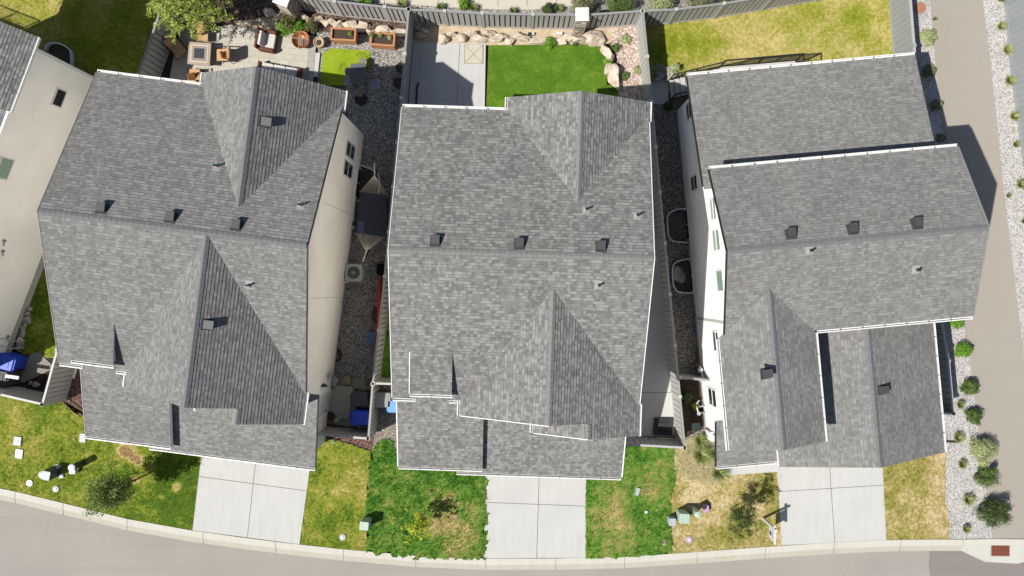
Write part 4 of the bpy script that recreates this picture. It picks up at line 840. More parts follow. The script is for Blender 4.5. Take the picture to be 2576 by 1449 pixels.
fence('grey board fence behind the raised planters and boulders of the left yard', [(752, 23), (864, 40), (984, 53), (1039, 59)], cap=capg, gap=.075)
fence('grey board fence running from the dividing fence to the white-capped stone pillar', [(1043, 59.5), (1127, 63), (1217, 68), (1338, 71), (1443, 72)], cap=capg, gap=.07)
fence('grey board fence sweeping right from the stone pillar past the yellowing lawn', [(1467, 72), (1598, 63), (1681, 59), (1795, 45), (1915, 25), (2049, 2), (2110, -10), (2237, -35)], cap=capg, gap=.075)
fence('long grey fence between the left yard gravel and middle patio', [(1041, 60), (1023, 270), (984, 697), (955, 954), (945, 1084)], gap=.05, pitch=.24, cap=capg)
fence('long grey fence between the middle house and the white house side yard', [(1601, 64), (1641.5, 495), (1701, 1106)], gap=.03, pitch=.24, cap=capg, mat=FENCE)
fence('short grey return fence closing the walk right of the middle house', [(1556, 1098), (1699, 1106)], gap=.03, pitch=.26)
fence('short white-railed fence closing the bin pad of the left house', [(808, 1073), (943, 1084)], gap=.03, pitch=.26)
fence('short grey fence joining the dividing fence to the middle house wall', [(957, 952), (1005, 954)], gap=.03, pitch=.24)
fence('short grey fence meeting the white house beside its gas meter', [(1690, 938), (1765, 946)], gap=.05, pitch=.24, cap=capg)
fence('white-railed fence in front of the far left bins', [(-90, 945), (40, 978), (163, 1003)][:2]+[(166, 1004)] if False else [(-100, 926), (62, 978), (166, 1002)], gap=.03, pitch=.24)
fence('white-railed fence running up from the front lawn beside the left house', [(166, 1003), (202, 871)], gap=.03, pitch=.24)
fence('shaded pale fence between the far left lawn and the paver patio', [(395, 215), (437, 95), (480, -40)], gap=.04, pitch=.26, mat=FENCE, cap=capg)
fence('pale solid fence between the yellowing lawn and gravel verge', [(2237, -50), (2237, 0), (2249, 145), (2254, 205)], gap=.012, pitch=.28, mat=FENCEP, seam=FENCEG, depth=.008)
fence('grey fence beside the right garage roof', [(2315, 804), (2331, 899), (2343, 1024)], gap=.03, pitch=.28, mat=FENCEP)
fence('short grey fence stub closing the gap right of the garage', [(2306, 1022), (2341, 1025)], gap=.03, pitch=.28, mat=FENCEP)
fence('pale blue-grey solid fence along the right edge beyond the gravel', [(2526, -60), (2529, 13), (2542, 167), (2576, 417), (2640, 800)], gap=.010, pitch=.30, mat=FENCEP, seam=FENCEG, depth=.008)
def pillar(px, py, label, s=.5, h=1.95, rz=0):
    c = P(px, py); root = thing('stone_pillar', label, 'pillar', c, rz)
    m = MB(); m.box((0, 0, h/2), (s, s, h), mi=1); R_ = random.Random(3)
    for sd in range(4):
        a = sd*math.pi/2; z = .02
        while z < h-.08:
            rh = R_.uniform(.09, .2); x = -s/2
            while x < s/2-.04:
                bw = min(R_.uniform(.12, .3), s/2-x); d = R_.uniform(.02, .05)
                cx, cy = x+bw/2, -s/2-d/2; m.box(Matrix.Rotation(a, 3, 'Z') @ Vector((cx, cy, min(z+rh/2, h-rh/2))), (bw-.02, d, rh-.02), rz=a); x += bw
            z += rh
    o = m.build('stone_shaft', [isl('veneer_stone_mix', [C(214, 204, 190), C(178, 166, 152), C(240, 232, 220), C(196, 180, 160), C(226, 214, 198)]), plain('veneer_mortar', C(110, 102, 94), .95, .1)]); o.parent = root
    m = MB(); k = s/2+.07; m.box((0, 0, h+.03), (2*k, 2*k, .07))
    n = len(m.v); m.v += [(-k, -k, h+.065), (k, -k, h+.065), (k, k, h+.065), (-k, k, h+.065), (0, 0, h+.16)]; m.f += [[n, n+1, n+4], [n+1, n+2, n+4], [n+2, n+3, n+4], [n+3, n, n+4]]; m.m += [0]*4
    o = m.build('cap', WTRIM); o.parent = root
pillar(1455, 74, 'stone veneer pillar with white pyramid cap in the rear fence', rz=.02); pillar(742, 34, 'stone veneer pillar at the top edge near the big tree', s=.6, rz=-.35)
# ------------------------------------------------------------------ plants
def leaves(mb, c, r, n, size, shell=.55, flat=1.0, up=.5, rnd=None):
    rnd = rnd or random; c = Vector(c)
    ph = [rnd.uniform(0, 6.28) for _ in range(6)]
    for _ in range(n):
        while True:
            d = Vector((rnd.gauss(0, 1), rnd.gauss(0, 1), rnd.gauss(0, 1)))
            if d.length > .1: d.normalize(); break
        lump = 1+.16*math.sin(3*math.atan2(d.y, d.x)+ph[0])+.12*math.sin(5*math.atan2(d.y, d.x)+ph[1])+.1*math.sin(7*d.z+ph[2])
        t = rnd.uniform(shell, 1)**.7*lump
        p = c+Vector((d.x*r[0]*t, d.y*r[1]*t, d.z*r[2]*t*flat))
        nrm = (d+Vector((rnd.gauss(0, up), rnd.gauss(0, up), abs(rnd.gauss(0, up))+.15))).normalized()
        a = nrm.orthogonal().normalized(); a.rotate(Matrix.Rotation(rnd.uniform(0, 6.28), 3, nrm)); b = nrm.cross(a)
        l = size*rnd.uniform(.6, 1.3); w_ = l*.38; q = len(mb.v)
        mb.v += [tuple(p-a*l*.5), tuple(p+b*w_*.5), tuple(p+a*l*.5+nrm*l*.08), tuple(p-b*w_*.5)]; mb.f.append([q, q+1, q+2, q+3]); mb.m.append(0)
def shrub(px, py, rpx, h, mat, label, n=1500, size=.075, name='shrub', group=None, sy=1.0):
    r = rpx*H/F; c = P(px, py, 0); root = thing(name, label, 'shrub', c, 0, group)
    rn = random.Random(int(px*7+py)); m = MB()
    k = max(3, int(r/.16)); leaves(m, (0, 0, h*.5), (r*.92, r*.92*sy, h*.5), n, size, .45, rnd=rn)
    for _ in range(k*2):
        t = rn.uniform(0, 6.28); q = r*rn.uniform(.35, .8); leaves(m, (q*math.cos(t), q*math.sin(t)*sy, h*rn.uniform(.5, .9)), (r*.33, r*.33, h*.2), n//(k*4), size, .3, rnd=rn)
    o = m.build('foliage', mat); o.parent = root
    m = MB()
    for i in range(7):
        t = i*.9; m.tube([(0, 0, 0), (r*.3*math.cos(t), r*.3*math.sin(t), h*.35), (r*.6*math.cos(t), r*.6*math.sin(t), h*.7)], [.022, .015, .006], 5)
    o = m.build('stem', BARK); o.parent = root; return root
def grass_clump(px, py, rpx, h, mats, label, n=260, name='ornamental_grass', group=None):
    r = rpx*H/F; c = P(px, py, 0); rn = random.Random(int(px*3+py*5)); m = MB()
    for i in range(n):
        t = rn.uniform(0, 6.28); l = rn.uniform(.5, 1.05); w_ = rn.uniform(.006, .013); b = Vector((math.cos(t), math.sin(t), 0)); s_ = Vector((-b.y, b.x, 0))*w_
        o0 = b*rn.uniform(0, .12)*r; bend = rn.uniform(.4, 1.0); pts = []
        for k in range(4):
            f = k/3; pts.append(c+o0+b*r*l*bend*(f**1.4)+Vector((0, 0, h*l*(f-.45*bend*f*f)+.01)))
        q = len(m.v); ww = (1, 1.1, .8, .15)
        for k in range(4): m.v += [tuple(pts[k]-s_*ww[k]), tuple(pts[k]+s_*ww[k])]
        mi = 0 if rn.random() < .72 else 1
        for k in range(3): m.f.append([q+2*k, q+2*k+1, q+2*k+3, q+2*k+2]); m.m.append(mi)
    o = m.build(name, list(mats)); return tag(o, label, 'grass clump', group)
def tree(px, py, h, cr, cpx, cpy, cz, mat, label, n=1200, size=.1, trunk=.045, limbs=9, sq=1.0, hz=None, seed=1, crownr=None):
    """base at (px,py); crown centre seen at (cpx,cpy) with height cz"""
    b = P(px, py, 0); cc = P(cpx, cpy, cz)-b; root = thing('tree', label, 'tree', b); rn = random.Random(seed)
    m = MB(); top = Vector((cc.x*1.25, cc.y*1.25, h*.93))
    tp = [Vector((0, 0, 0)), Vector((cc.x*.25, cc.y*.25, cz*.4)), Vector((cc.x*.8, cc.y*.8, cz*.9)), top]; m.tube(tp, [trunk, trunk*.85, trunk*.55, trunk*.15], 8)
    tips = []
    for i in range(limbs):
        f = rn.uniform(.42, .95); s = tp[1].lerp(tp[2], f) if f < .75 else tp[2].lerp(tp[3], (f-.75)*3)
        t = i*2.4+rn.uniform(-.4, .4); zz = -1+2*(i+.5)/limbs; rr_ = math.sqrt(max(.05, 1-zz*zz))*cr*rn.uniform(.7, 1.05); hz_ = hz or cr*.8
        e = Vector((cc.x+(zz*hz_)*cc.x/cz*.8+rr_*math.cos(t), cc.y+(zz*hz_)*cc.y/cz*.8+rr_*math.sin(t), cz+zz*hz_)); mid = s.lerp(e, .5)+Vector((0, 0, .08)); m.tube([s, mid, e], [trunk*.4, trunk*.28, trunk*.1], 5); tips.append(e); tips.append(mid)
        for _ in range(3):
            e2 = mid.lerp(e, rn.random())+Vector((rn.gauss(0, 1), rn.gauss(0, 1), rn.gauss(0, .6)))*cr*.28; m.tube([mid.lerp(e, .4), e2], [trunk*.2, trunk*.06], 4); tips.append(e2)
    o = m.build('trunk', BARK); o.parent = root
    m = MB(); rr = crownr or cr*.34
    for e in tips: leaves(m, e, (rr*rn.uniform(.7, 1.2), rr*rn.uniform(.7, 1.2), rr*.7), n//len(tips), size, .1, rnd=rn)
    o = m.build('crown', mat); o.parent = root; return root
# big willow-leaved tree behind the paver patio
def big_tree():
    b = P(540, 40, 0); root = thing('tree', 'large feathery light green tree overhanging the paver patio', 'tree', b); rn = random.Random(11)
    m = MB(); c0 = P(470, -14, 3.1)-b; m.tube([(0, 0, 0), (c0.x*.3, c0.y*.3, 1.2), (c0.x*.8, c0.y*.8, 2.6), (c0.x, c0.y, 4.2)], [.16, .13, .10, .04], 10)
    lm = MB(); cr = MB()
    for i in range(64):
        t = i*2.399; f = math.sqrt((i+.5)/64); R_ = 1.86+.25*rn.random(); e = Vector((c0.x+R_*f*math.cos(t), c0.y+R_*f*math.sin(t)*.98, 3.0+1.5*(1-f*f)-.5*f+rn.uniform(-.2, .2)))
        s = Vector((c0.x*.7, c0.y*.7, 2.2)).lerp(Vector((c0.x, c0.y, 3.6)), rn.random()); mid = s.lerp(e, .55)+Vector((0, 0, .25)); m.tube([s, mid, e], [.045, .028, .01], 5)
        for _ in range(9):
            d = Vector((rn.gauss(0, 1), rn.gauss(0, 1), rn.gauss(0, .35))).normalized(); l = rn.uniform(.25, .55); base = mid.lerp(e, rn.uniform(.3, 1.05)); tip = base+d*l+Vector((0, 0, -.08))
            m.tube([base, tip], [.008, .003], 3, caps=False)
            for k in range(13):
                q = base.lerp(tip, (k+.5)/13); sd = d.cross(Vector((0, 0, 1))).normalized()*(1 if k % 2 else -1)
                a = (sd*.8+d*.7+Vector((0, 0, rn.uniform(-.3, .4)))).normalized(); L = rn.uniform(.10, .17); w_ = Vector((0, 0, 1)).cross(a).normalized()*L*.14; tlt = Vector((0, 0, rn.uniform(-.03, .03)))
                n_ = len(cr.v); cr.v += [tuple(q), tuple(q+a*L*.5+w_+tlt), tuple(q+a*L), tuple(q+a*L*.5-w_-tlt)]; cr.f.append([n_, n_+1, n_+2, n_+3]); cr.m.append(0)
    for _ in range(1): leaves(cr, (c0.x, c0.y, 3.1), (1.5, 1.5, .8), 2600, .13, .2, rnd=rn)
    o = m.build('trunk', BARK); o.parent = root; o = cr.build('crown', LF_WILLOW); o.parent = root
big_tree()
tree(337, 1209, 4.3, .85, 272, 1239, 2.65, LF_OLIVE, 'young olive green tree with mulch ring beside two pedestals on the far left lawn', 9500, .115, .05, 26, hz=1.45, seed=3, crownr=.36)
tree(1071, 1283, 2.5, .62, 1050, 1326, 1.6, LF_YEL, 'spindly sapling with lime yellow leaves in the lush middle lawn', 1200, .13, .022, 15, hz=.75, seed=5, crownr=.13)
tree(1838, 1279, 3.4, .68, 1868, 1309, 2.1, LF_DARK, 'thin dark-leaved young tree on the dry lawn beside the sale sign', 3000, .10, .026, 16, hz=1.0, seed=8, crownr=.2)
# verge shrubs
SH = [(2402, 812, 17, .5, LF_BRIGHT, 'low bright green shrub touching the end of the long eave gutter'), (2416, 881, 20, .6, LF_BRIGHT, 'vivid green bush beside the grey fence right of the garage'), (2431, 974, 20, .7, LF_MID, 'round leafy bush close to the path, level with the fence stub'),
      (2441, 1045, 20, .7, LF_MID, 'compact green bush just below the fence stub near the path'), (2460, 1130, 33, 1.0, LF_PALE, 'largest sage coloured bush against the path edge'), (2470, 1197, 27, .85, LF_MID, 'olive bush between the sage bush and the biggest dark bush'), (2483, 1284, 36, 1.05, LF_DARK, 'biggest dark green bush near the storm drain corner'),
      (2329, 97, 21, .35, LF_PALE, 'pale variegated shrub beside the path below the brown lid'), (2330, 184, 15, .5, LF_SILVER, 'shaded shrub at the rear corner of the right house'), (2347, 270, 14, .5, LF_SILVER, 'second shaded shrub in the shadow strip beside the right house'), (2362, 352, 11, .4, LF_SILVER, 'third shaded shrub just above the upper roof corner')]
for x, y, r, h, mt, lb in SH: shrub(x-(2 if x > 2400 else 0), y-2, r*1.08, h, mt, lb, n=int(105*r), size=.085)
for i, (x, y, r, h, mt, lb) in enumerate([(921, 0, 22, .6, LF_BRIGHT, 'bright green bush outside the rear fence, left end of the sidewalk bed'), (1167, 14, 15, .5, LF_BRIGHT, 'small bright bush outside the rear fence above the middle patio'), (1378, 29, 15, .6, LF_DARK, 'small dark bush left of the grey-green bush behind the pillar'), (1463, 14, 37, 1.2, LF_SILVER, 'large grey-green bush right behind the stone pillar'),
        (1556, 17, 34, 1.1, LF_MID, 'round mid green bush behind the fence right of the pillar'), (1660, 10, 40, 1.2, LF_PALE, 'sage bush behind the fence above the long lawn shadow'), (1755, 3, 34, 1.1, LF_SILVER, 'grey bush behind the fence at the top edge of the photo'), (1825, -12, 28, .9, LF_MID, 'green bush cut off by the top edge right of the grey bush')]):
    shrub(x, y, r*1.03, h, mt, lb, n=int(90*r), size=.085)
GR = [(2409, 1017, 13, 'small grass tuft between two bushes beside the fence stub'), (2405, 1098, 18, 'spiky green grass clump left of the large sage bush'), (2415, 1166, 14, 'grass clump left of the olive bush'), (2430, 1254, 19, 'dark spiky grass clump left of the biggest dark bush'), (2424, 1327, 13, 'small grass tuft near the lower kerb and drain'),
      (2513, 0, 14, 'topmost grass tuft in the right edge gravel'), (2512, 70, 15, 'brownish grass tuft, second from the top in the right edge gravel'), (2528, 130, 18, 'full green grass tuft, third from the top in the right edge gravel'), (2534, 205, 18, 'green grass tuft, fourth from the top in the right edge gravel'), (2545, 295, 15, 'grass tuft, fifth from the top in the right edge gravel'), (2549, 365, 11, 'small grass tuft, sixth from the top in the right edge gravel'), (2563, 465, 18, 'grass tuft, seventh from the top in the right edge gravel'), (2569, 558, 9, 'last sparse grass tuft in the right edge gravel'), (2530, 494, 7, 'tiny sprig at the path edge in the right gravel'), (2345, 51, 6, 'tiny weed in gravel beside the brown round lid'),
      (1012, 13, 16, 'grass clump outside the fence left of the dividing fence'), (1109, 21, 13, 'grass clump outside the fence right of the dividing fence'), (1192, 23, 14, 'grass clump beside the small bright bush outside the fence'), (1290, 30, 12, 'grass clump outside the fence midway to the pillar'), (1405, 25, 14, 'wispy grass outside the fence next to the small dark bush')]
for x, y, r, lb in GR: grass_clump(x, y, r*1.05, .5, (BL_G, BL_D), lb, n=int(26*r))
for x, y, r, n, lb in ((1757, 1105, 25, 420, 'green and straw fountain grass nearest the fence post'), (1760, 1141, 34, 700, 'largest fountain grass clump with long straw blades'), (1796, 1138, 24, 420, 'fountain grass tucked under the small porch roof edge'), (1806, 1186, 30, 420, 'fountain grass spilling below the porch gutter')):
    grass_clump(x, y, r, .75, (BL_G, BL_D), lb, n=n, group='fountain grasses by the white house porch')
GP = [(1383, 110, 19, .35, LF_BRIGHT, 'fresh green perennial spilling over the boulders onto the turf'), (1445, 110, 9, .25, LF_MID, 'small green plant at the boulder foot right of the larger perennial'), (1527, 155, 15, .3, LF_BRIGHT, 'broad-leaved green hosta beside the upright slab boulders'), (1546, 123, 13, .3, LF_MID, 'olive weed behind the turf corner boulders'), (1572, 100, 15, .25, LF_PALE, 'dry pale weed in the pink river stones'), (1571, 194, 13, .25, LF_MID, 'green weed beside the tall slab boulder'), (1603, 178, 12, .25, LF_PALE, 'small weed close to the fence in the river stones'),
      (732, 58, 28, .7, LF_RED, 'bronze green bush against the boulders of the left yard'), (715, 72, 26, .4, LF_BRIGHT, 'low bright ground plant left of the bronze bush'), (752, 77, 24, .4, LF_BRIGHT, 'low bright ground plant right of the bronze bush'), (788, 72, 22, .6, LF_RED, 'reddish green bush above the copper fire bowl'), (1727, 1000, 16, .3, LF_MID, 'small green perennial in the dark bed by the fence'), (1748, 1021, 12, .25, LF_YEL, 'small yellow green plant beside the white pipe valve'), (1695, 175, 14, .5, LF_PALE, 'thin silvery plant at the foot of the deck stairs'), (1680, 268, 15, .25, LF_DARK, 'low dark plant at the end of the shaded back walk')]
for x, y, r, h, mt, lb in GP: shrub(x, y, r*.9, h, mt, lb, n=int(26*r), size=.11, name='plant')
# loose straw where the dry lawn meets the mulch
def straw(poly, n, label, seed):
    rn = random.Random(seed); W = [(P(x, y).x, P(x, y).y) for x, y in poly]; x0, x1 = min(p[0] for p in W), max(p[0] for p in W); y0, y1 = min(p[1] for p in W), max(p[1] for p in W); m = MB(); k = 0
    while k < n:
        x, y = rn.uniform(x0, x1), rn.uniform(y0, y1)
        if not inpoly(x, y, W): continue
        t = rn.gauss(-.9, .8); l = rn.uniform(.12, .34); d = Vector((math.cos(t), math.sin(t), 0)); sd = Vector((-d.y, d.x, 0))*.008; p = Vector((x, y, .05)); e = p+d*l+Vector((0, 0, rn.uniform(.02, .09))); q = len(m.v)
        m.v += [tuple(p-sd), tuple(p+sd), tuple(e+sd*.4), tuple(e-sd*.4)]; m.f.append([q, q+1, q+2, q+3]); m.m.append(0 if rn.random() < .85 else 1); k += 1
    tag(m.build('straw', [BL_D, BL_G]), label, 'straw', kind='stuff')
straw([(1696, 1128), (1740, 1095), (1800, 1110), (1830, 1200), (1780, 1215), (1700, 1190)], 2600, 'loose pale straw scattered round the fountain grasses', 4)
# ------------------------------------------------------------------ stones
def rock_bm(L, W, Hh, seed, rz, cuts=3):
    bm = bmesh.new(); bmesh.ops.create_icosphere(bm, subdivisions=3, radius=1)
    rn = random.Random(seed); pl = []
    for _ in range(13):
        n = Vector((rn.gauss(0, 1), rn.gauss(0, 1), rn.gauss(0, .8))).normalized(); pl.append((n, rn.uniform(.42, .78)))
    R = Matrix.Rotation(rz, 3, 'Z')
    for v in bm.verts:
        p = v.co.copy()
        for n, d in pl:
            k = p.dot(n)-d
            if k > 0: p -= n*k
        p += p.normalized()*(.16*noise.noise(p*2.2+Vector((seed, 0, 0)))+.04*noise.noise(p*6+Vector((0, seed, 0))))
        v.co = R @ Vector((p.x*L*.80, p.y*W*.86, p.z*Hh*.78))
    return bm
def boulder(px, py, lpx, wpx, rz, seed, label, mat=None, h=None, name='boulder', cat='boulder', group=None):
    k = H/F; L, W = lpx*k, wpx*k; Hh = h or min(.55, .9*W+.08); bm = rock_bm(L, W, Hh, seed, rz); me = bpy.data.meshes.new(name); bm.to_mesh(me); bm.free()
    me.materials.append(mat or ROCK); o = bpy.data.objects.new(name, me); COL.objects.link(o); c = P(px, py, 0); o.location = (c.x, c.y, Hh*.32); return tag(o, label, cat, group)
ORD = ['first', 'second', 'third', 'fourth', 'fifth', 'sixth', 'seventh', 'eighth', 'ninth', 'tenth', 'eleventh', 'twelfth', 'thirteenth', 'fourteenth', 'fifteenth', 'sixteenth', 'seventeenth', 'eighteenth', 'nineteenth', 'twentieth', 'last but one', 'last']
RA = sorted([(682, 36, 24, 15, -.3), (700, 43, 22, 14, .1), (722, 35, 20, 12, -.3), (741, 46, 24, 14, -.1), (762, 45, 28, 15, -.35), (781, 54, 20, 14, -.4), (800, 54, 22, 12, .2), (818, 58, 24, 12, -.35), (838, 57, 20, 14, -.4), (852, 67, 24, 15, .2), (878, 63, 28, 15, -.1), (902, 76, 30, 13, -.05), (917, 66, 36, 15, -.12), (938, 82, 26, 12, -.1), (961, 78, 32, 15, .05), (975, 88, 18, 12, 0), (1003, 83, 36, 17, -.05)])
for i, (x, y, l, w_, a) in enumerate(RA): boulder(x, y, l*1.05, w_*1.05, a, 20+i, '%s boulder from the left in the row behind the raised planters' % ORD[i], group='boulders edging the left yard bed')
RB = sorted([(1052, 66, 20, 16, .4), (1068, 78, 24, 12, -.3), (1056, 88, 26, 10, -.1), (1115, 97, 24, 18, .3), (1138, 88, 20, 12, .1), (1162, 95, 34, 15, -.05), (1187, 86, 22, 14, .2), (1206, 97, 34, 15, 0), (1232, 87, 28, 12, -.1), (1240, 100, 30, 13, 0), (1262, 92, 26, 12, .1), (1283, 105, 24, 13, 0), (1301, 91, 26, 12, .3), (1318, 98, 34, 17, -.1), (1352, 106, 52, 10, 0), (1412, 107, 24, 14, -.3), (1428, 95, 40, 15, .1), (1455, 101, 46, 22, 0), (1478, 90, 24, 11, .2), (1499, 97, 40, 27, -.1)])
for i, (x, y, l, w_, a) in enumerate(RB): boulder(x, y, l*1.05, w_*1.05, a, 60+i, '%s boulder from the left along the middle yard dirt bank' % ORD[i], group='boulders edging the middle yard bank')
boulder(1522, 128, 34, 16, -.95, 91, 'tilted slab boulder at the turf corner', h=.5); boulder(1532, 146, 26, 15, -1.1, 92, 'pale boulder behind the hosta', h=.4); boulder(1543, 192, 64, 28, -1.45, 93, 'tallest upright slab boulder beside the turf', h=.62); boulder(1530, 170, 24, 16, 1.3, 97, 'small wedge boulder between hosta and upright slab', h=.4)
for i, (x, y, l, w_) in enumerate([(1655, 172, 24, 14), (1667, 178, 22, 14), (1688, 176, 26, 14), (1660, 188, 24, 13), (1684, 187, 24, 14), (1657, 198, 30, 13), (1681, 199, 22, 12), (1692, 190, 26, 16)]): boulder(x, y, l, w_, .1*i, 110+i, '%s shaded stone from the top beside the deck stairs' % ORD[i], mat=ROCKG, h=.25, name='stone', cat='stone', group='stones at the deck stairs')
for i, (x, y, l) in enumerate([(78, 778, 12), (72, 789, 12), (66, 803, 17), (63, 817, 11), (58, 825, 9), (59, 832, 10), (56, 843, 12), (53, 853, 13), (55, 866, 15), (49, 874, 12)]): boulder(x, y, l*1.1, l*.95, .3*i, 140+i, '%s round stone from the top along the far left house wall' % ORD[i], mat=ROCKG if i not in (7,) else ROCK, h=.2, name='stone', cat='stone', group='stones lining the far left wall')
boulder(78, 964, 9, 8, 0, 160, 'small round cobble by the shaded fence of the far left bins', mat=ROCKG, h=.15, name='stone', cat='stone'); boulder(93, 967, 17, 11, -.2, 161, 'oval cobble by the shaded fence of the far left bins', mat=ROCKG, h=.2, name='stone', cat='stone')
# river stones: one uncountable spread
def stone_spread(poly, n, mat, label, s0, s1, seed):
    rn = random.Random(seed); W = [(P(x, y).x, P(x, y).y) for x, y in poly]; x0, x1 = min(p[0] for p in W), max(p[0] for p in W); y0, y1 = min(p[1] for p in W), max(p[1] for p in W)
    base = []
    for k in range(5):
        bm = bmesh.new(); bmesh.ops.create_icosphere(bm, subdivisions=1, radius=1)
        for v in bm.verts: v.co += v.co*rn.uniform(-.22, .22)
        base.append(([v.co.copy() for v in bm.verts], [[v.index for v in f.verts] for f in bm.faces])); bm.free()
    m = MB(); k = 0
    while k < n:
        x, y = rn.uniform(x0, x1), rn.uniform(y0, y1)
        if not inpoly(x, y, W): continue
        vs, fs = rn.choice(base); s = rn.uniform(s0, s1); R = Matrix.Rotation(rn.uniform(0, 6.28), 3, 'Z'); sx, sy, sz = rn.uniform(.9, 1.5)*s, rn.uniform(.6, 1)*s, s*.6; q = len(m.v)
        for v in vs: m.v.append(tuple(R @ Vector((v.x*sx, v.y*sy, v.z*sz))+Vector((x, y, sz*.4))))
        for f in fs: m.f.append([q+i for i in f]); m.m.append(0)
        k += 1
    return tag(m.build('river_stones', mat), label, 'stones', kind='stuff')
RIV = isl('pink_river_stone_mix', [C(226, 200, 186), C(240, 226, 214), C(200, 172, 156), C(246, 236, 228), C(214, 190, 172), C(180, 160, 150)])
stone_spread([(1545, 72), (1600, 66), (1623, 262), (1556, 258), (1552, 218), (1560, 160), (1540, 120)], 2600, RIV, 'pinkish white river stones filling the corner beside the dividing fence', .03, .085, 5)
GRI = isl('pale_gravel_mix', [C(236, 233, 230), C(206, 202, 200), C(250, 248, 246), C(176, 172, 170), C(222, 214, 208)]); GRD = isl('grey_gravel_mix', [C(206, 200, 192), C(150, 146, 140), C(240, 236, 230), C(124, 120, 116), C(182, 175, 166)])
def chips(poly, dens, mat, label, s, seed):      # loose angular chips lying on a gravel sheet
    W = [(P(x, y).x, P(x, y).y) for x, y in poly]; rn = np.random.RandomState(seed); x0, x1 = min(p[0] for p in W), max(p[0] for p in W); y0, y1 = min(p[1] for p in W), max(p[1] for p in W)
    n = int((x1-x0)*(y1-y0)*dens); m = MB()
    for _ in range(n):
        x, y = rn.uniform(x0, x1), rn.uniform(y0, y1)
        if not inpoly(x, y, W): continue
        t = rn.uniform(0, 6.28, 3)+np.array([0, 2.1, 4.2]); a = s*rn.uniform(.5, 1.2); q = len(m.v); z = .02
        for k in range(3): m.v.append((x+a*math.cos(t[k]), y+a*math.sin(t[k]), z-.012))
        m.v.append((x+rn.uniform(-.3, .3)*a, y+rn.uniform(-.3, .3)*a, z+a*.7)); m.f += [[q, q+1, q+3], [q+1, q+2, q+3], [q+2, q, q+3]]; m.m += [0, 0, 0]
    return tag(m.build('gravel_chips', mat), label, 'gravel', kind='stuff')
chips([(2240, -20), (2338, -20), (2345, 60), (2356, 190), (2372, 305), (2300, 305)], 330, GRI, 'loose pale chips on the verge above the right house', .022, 1)
chips([(2350, 808), (2424, 808), (2450, 970), (2465, 1095), (2490, 1292), (2496, 1355), (2388, 1357), (2376, 1140), (2340, 1000)], 330, GRI, 'loose pale chips on the planted verge right of the garage', .022, 2)
chips([(2472, -10), (2493, 160), (2526, 480), (2576, 890), (2600, 700), (2545, 180), (2528, 0)], 330, GRI, 'loose pale chips on the gravel strip at the right edge', .022, 3)
chips([(806, 84), (1033, 84), (1028, 160), (1018, 270), (982, 697), (955, 950), (842, 950), (868, 700), (905, 460), (928, 340), (860, 215), (806, 215)], 230, GRD, 'loose grey chips over the left house gravel yard', .022, 4)
chips([(1650, 265), (1696, 265), (1755, 700), (1775, 950), (1695, 950), (1660, 495)], 200, GRD, 'loose grey chips in the narrow side yard of the white house', .022, 5)
# ------------------------------------------------------------------ yard furniture and other things
def part(m, name, mat, root, **k):
    o = m.build(name, mat, **k); o.parent = root; return o
def patio_chair(px, py, deg, label, pillow=True, group='metal patio chairs round the stone fire table'):
    """deg: direction the sitter faces (0 = +x)"""
    c = P(px, py, 0); root = thing('patio_chair', label, 'chair', c, math.radians(deg), group)
    m = MB()
    for s in (-1, 1):
        m.tube([(-.40, s*.33, .95), (-.30, s*.35, .60), (.02, s*.37, .60), (.32, s*.36, .58), (.34, s*.35, .45), (.30, s*.33, .02)], .018, 6); m.tube([(-.36, s*.33, .02), (-.32, s*.33, .36), (-.40, s*.33, .95)], .018, 6); m.tube([(-.36, s*.33, .03), (.30, s*.33, .03)], .016, 6)
        m.box((.02, s*.37, .625), (.62, .055, .025))
    part(m, 'frame', BLACK, root)
    m = MB(); m.rbox((.04, 0, .36), (.60, .60, .13), r=.06); part(m, 'seat_cushion', TAN, root, bevel=.02)
    m = MB(); R_ = Matrix.Rotation(math.radians(-18), 3, 'Y'); m.box((-.34, 0, .72), (.13, .60, .56), M=R_); part(m, 'back_cushion', TAN, root, bevel=.03)
    if pillow: m = MB(); m.box((-.08, .06, .60), (.40, .40, .12), M=Matrix.Rotation(math.radians(-50), 3, 'Y') @ Matrix.Rotation(.5, 3, 'X')); part(m, 'throw_pillow', PATT, root, bevel=.04)
    return root
patio_chair(457, 130, -52, 'tan-cushioned chair turned diagonally, left of the stone fire table', pillow=False); patio_chair(519, 94, -90, 'tan-cushioned chair under the tree edge, above the stone fire table'); patio_chair(572, 146, 180, 'sunlit tan-cushioned chair right of the stone fire table'); patio_chair(499, 198, 90, 'chair half hidden by the eave, below the stone fire table')
def fire_table():
    root = thing('fire_table', 'square stone-mosaic fire table with dark burner lid among four chairs', 'table', P(515, 145, 0), math.radians(-4))
    m = MB(); m.box((0, 0, .28), (.86, .86, .56)); part(m, 'base', ROCKG, root)
    m = MB(); s = 1.12
    m.box((0, 0, .60), (s, s, .07)); part(m, 'table_top', plain('mosaic_tan', C(196, 178, 160), .7, .3, var=.16, scale=22), root, bevel=.01)
    m = MB(); m.box((0, 0, .637), (.88, .88, .012)); part(m, 'inlay', plain('mosaic_pale', C(228, 218, 204), .7, .3, var=.1, scale=24), root)
    m = MB(); m.box((0, 0, .645), (.74, .74, .010)); part(m, 'inner_inlay', plain('mosaic_mid', C(176, 160, 146), .7, .3, var=.16, scale=24), root)
    m = MB(); m.box((0, 0, .656), (.50, .50, .02)); part(m, 'burner_lid', plain('slate_lid', (.03, .035, .045, 1), .4, .4), root, bevel=.005)
fire_table()
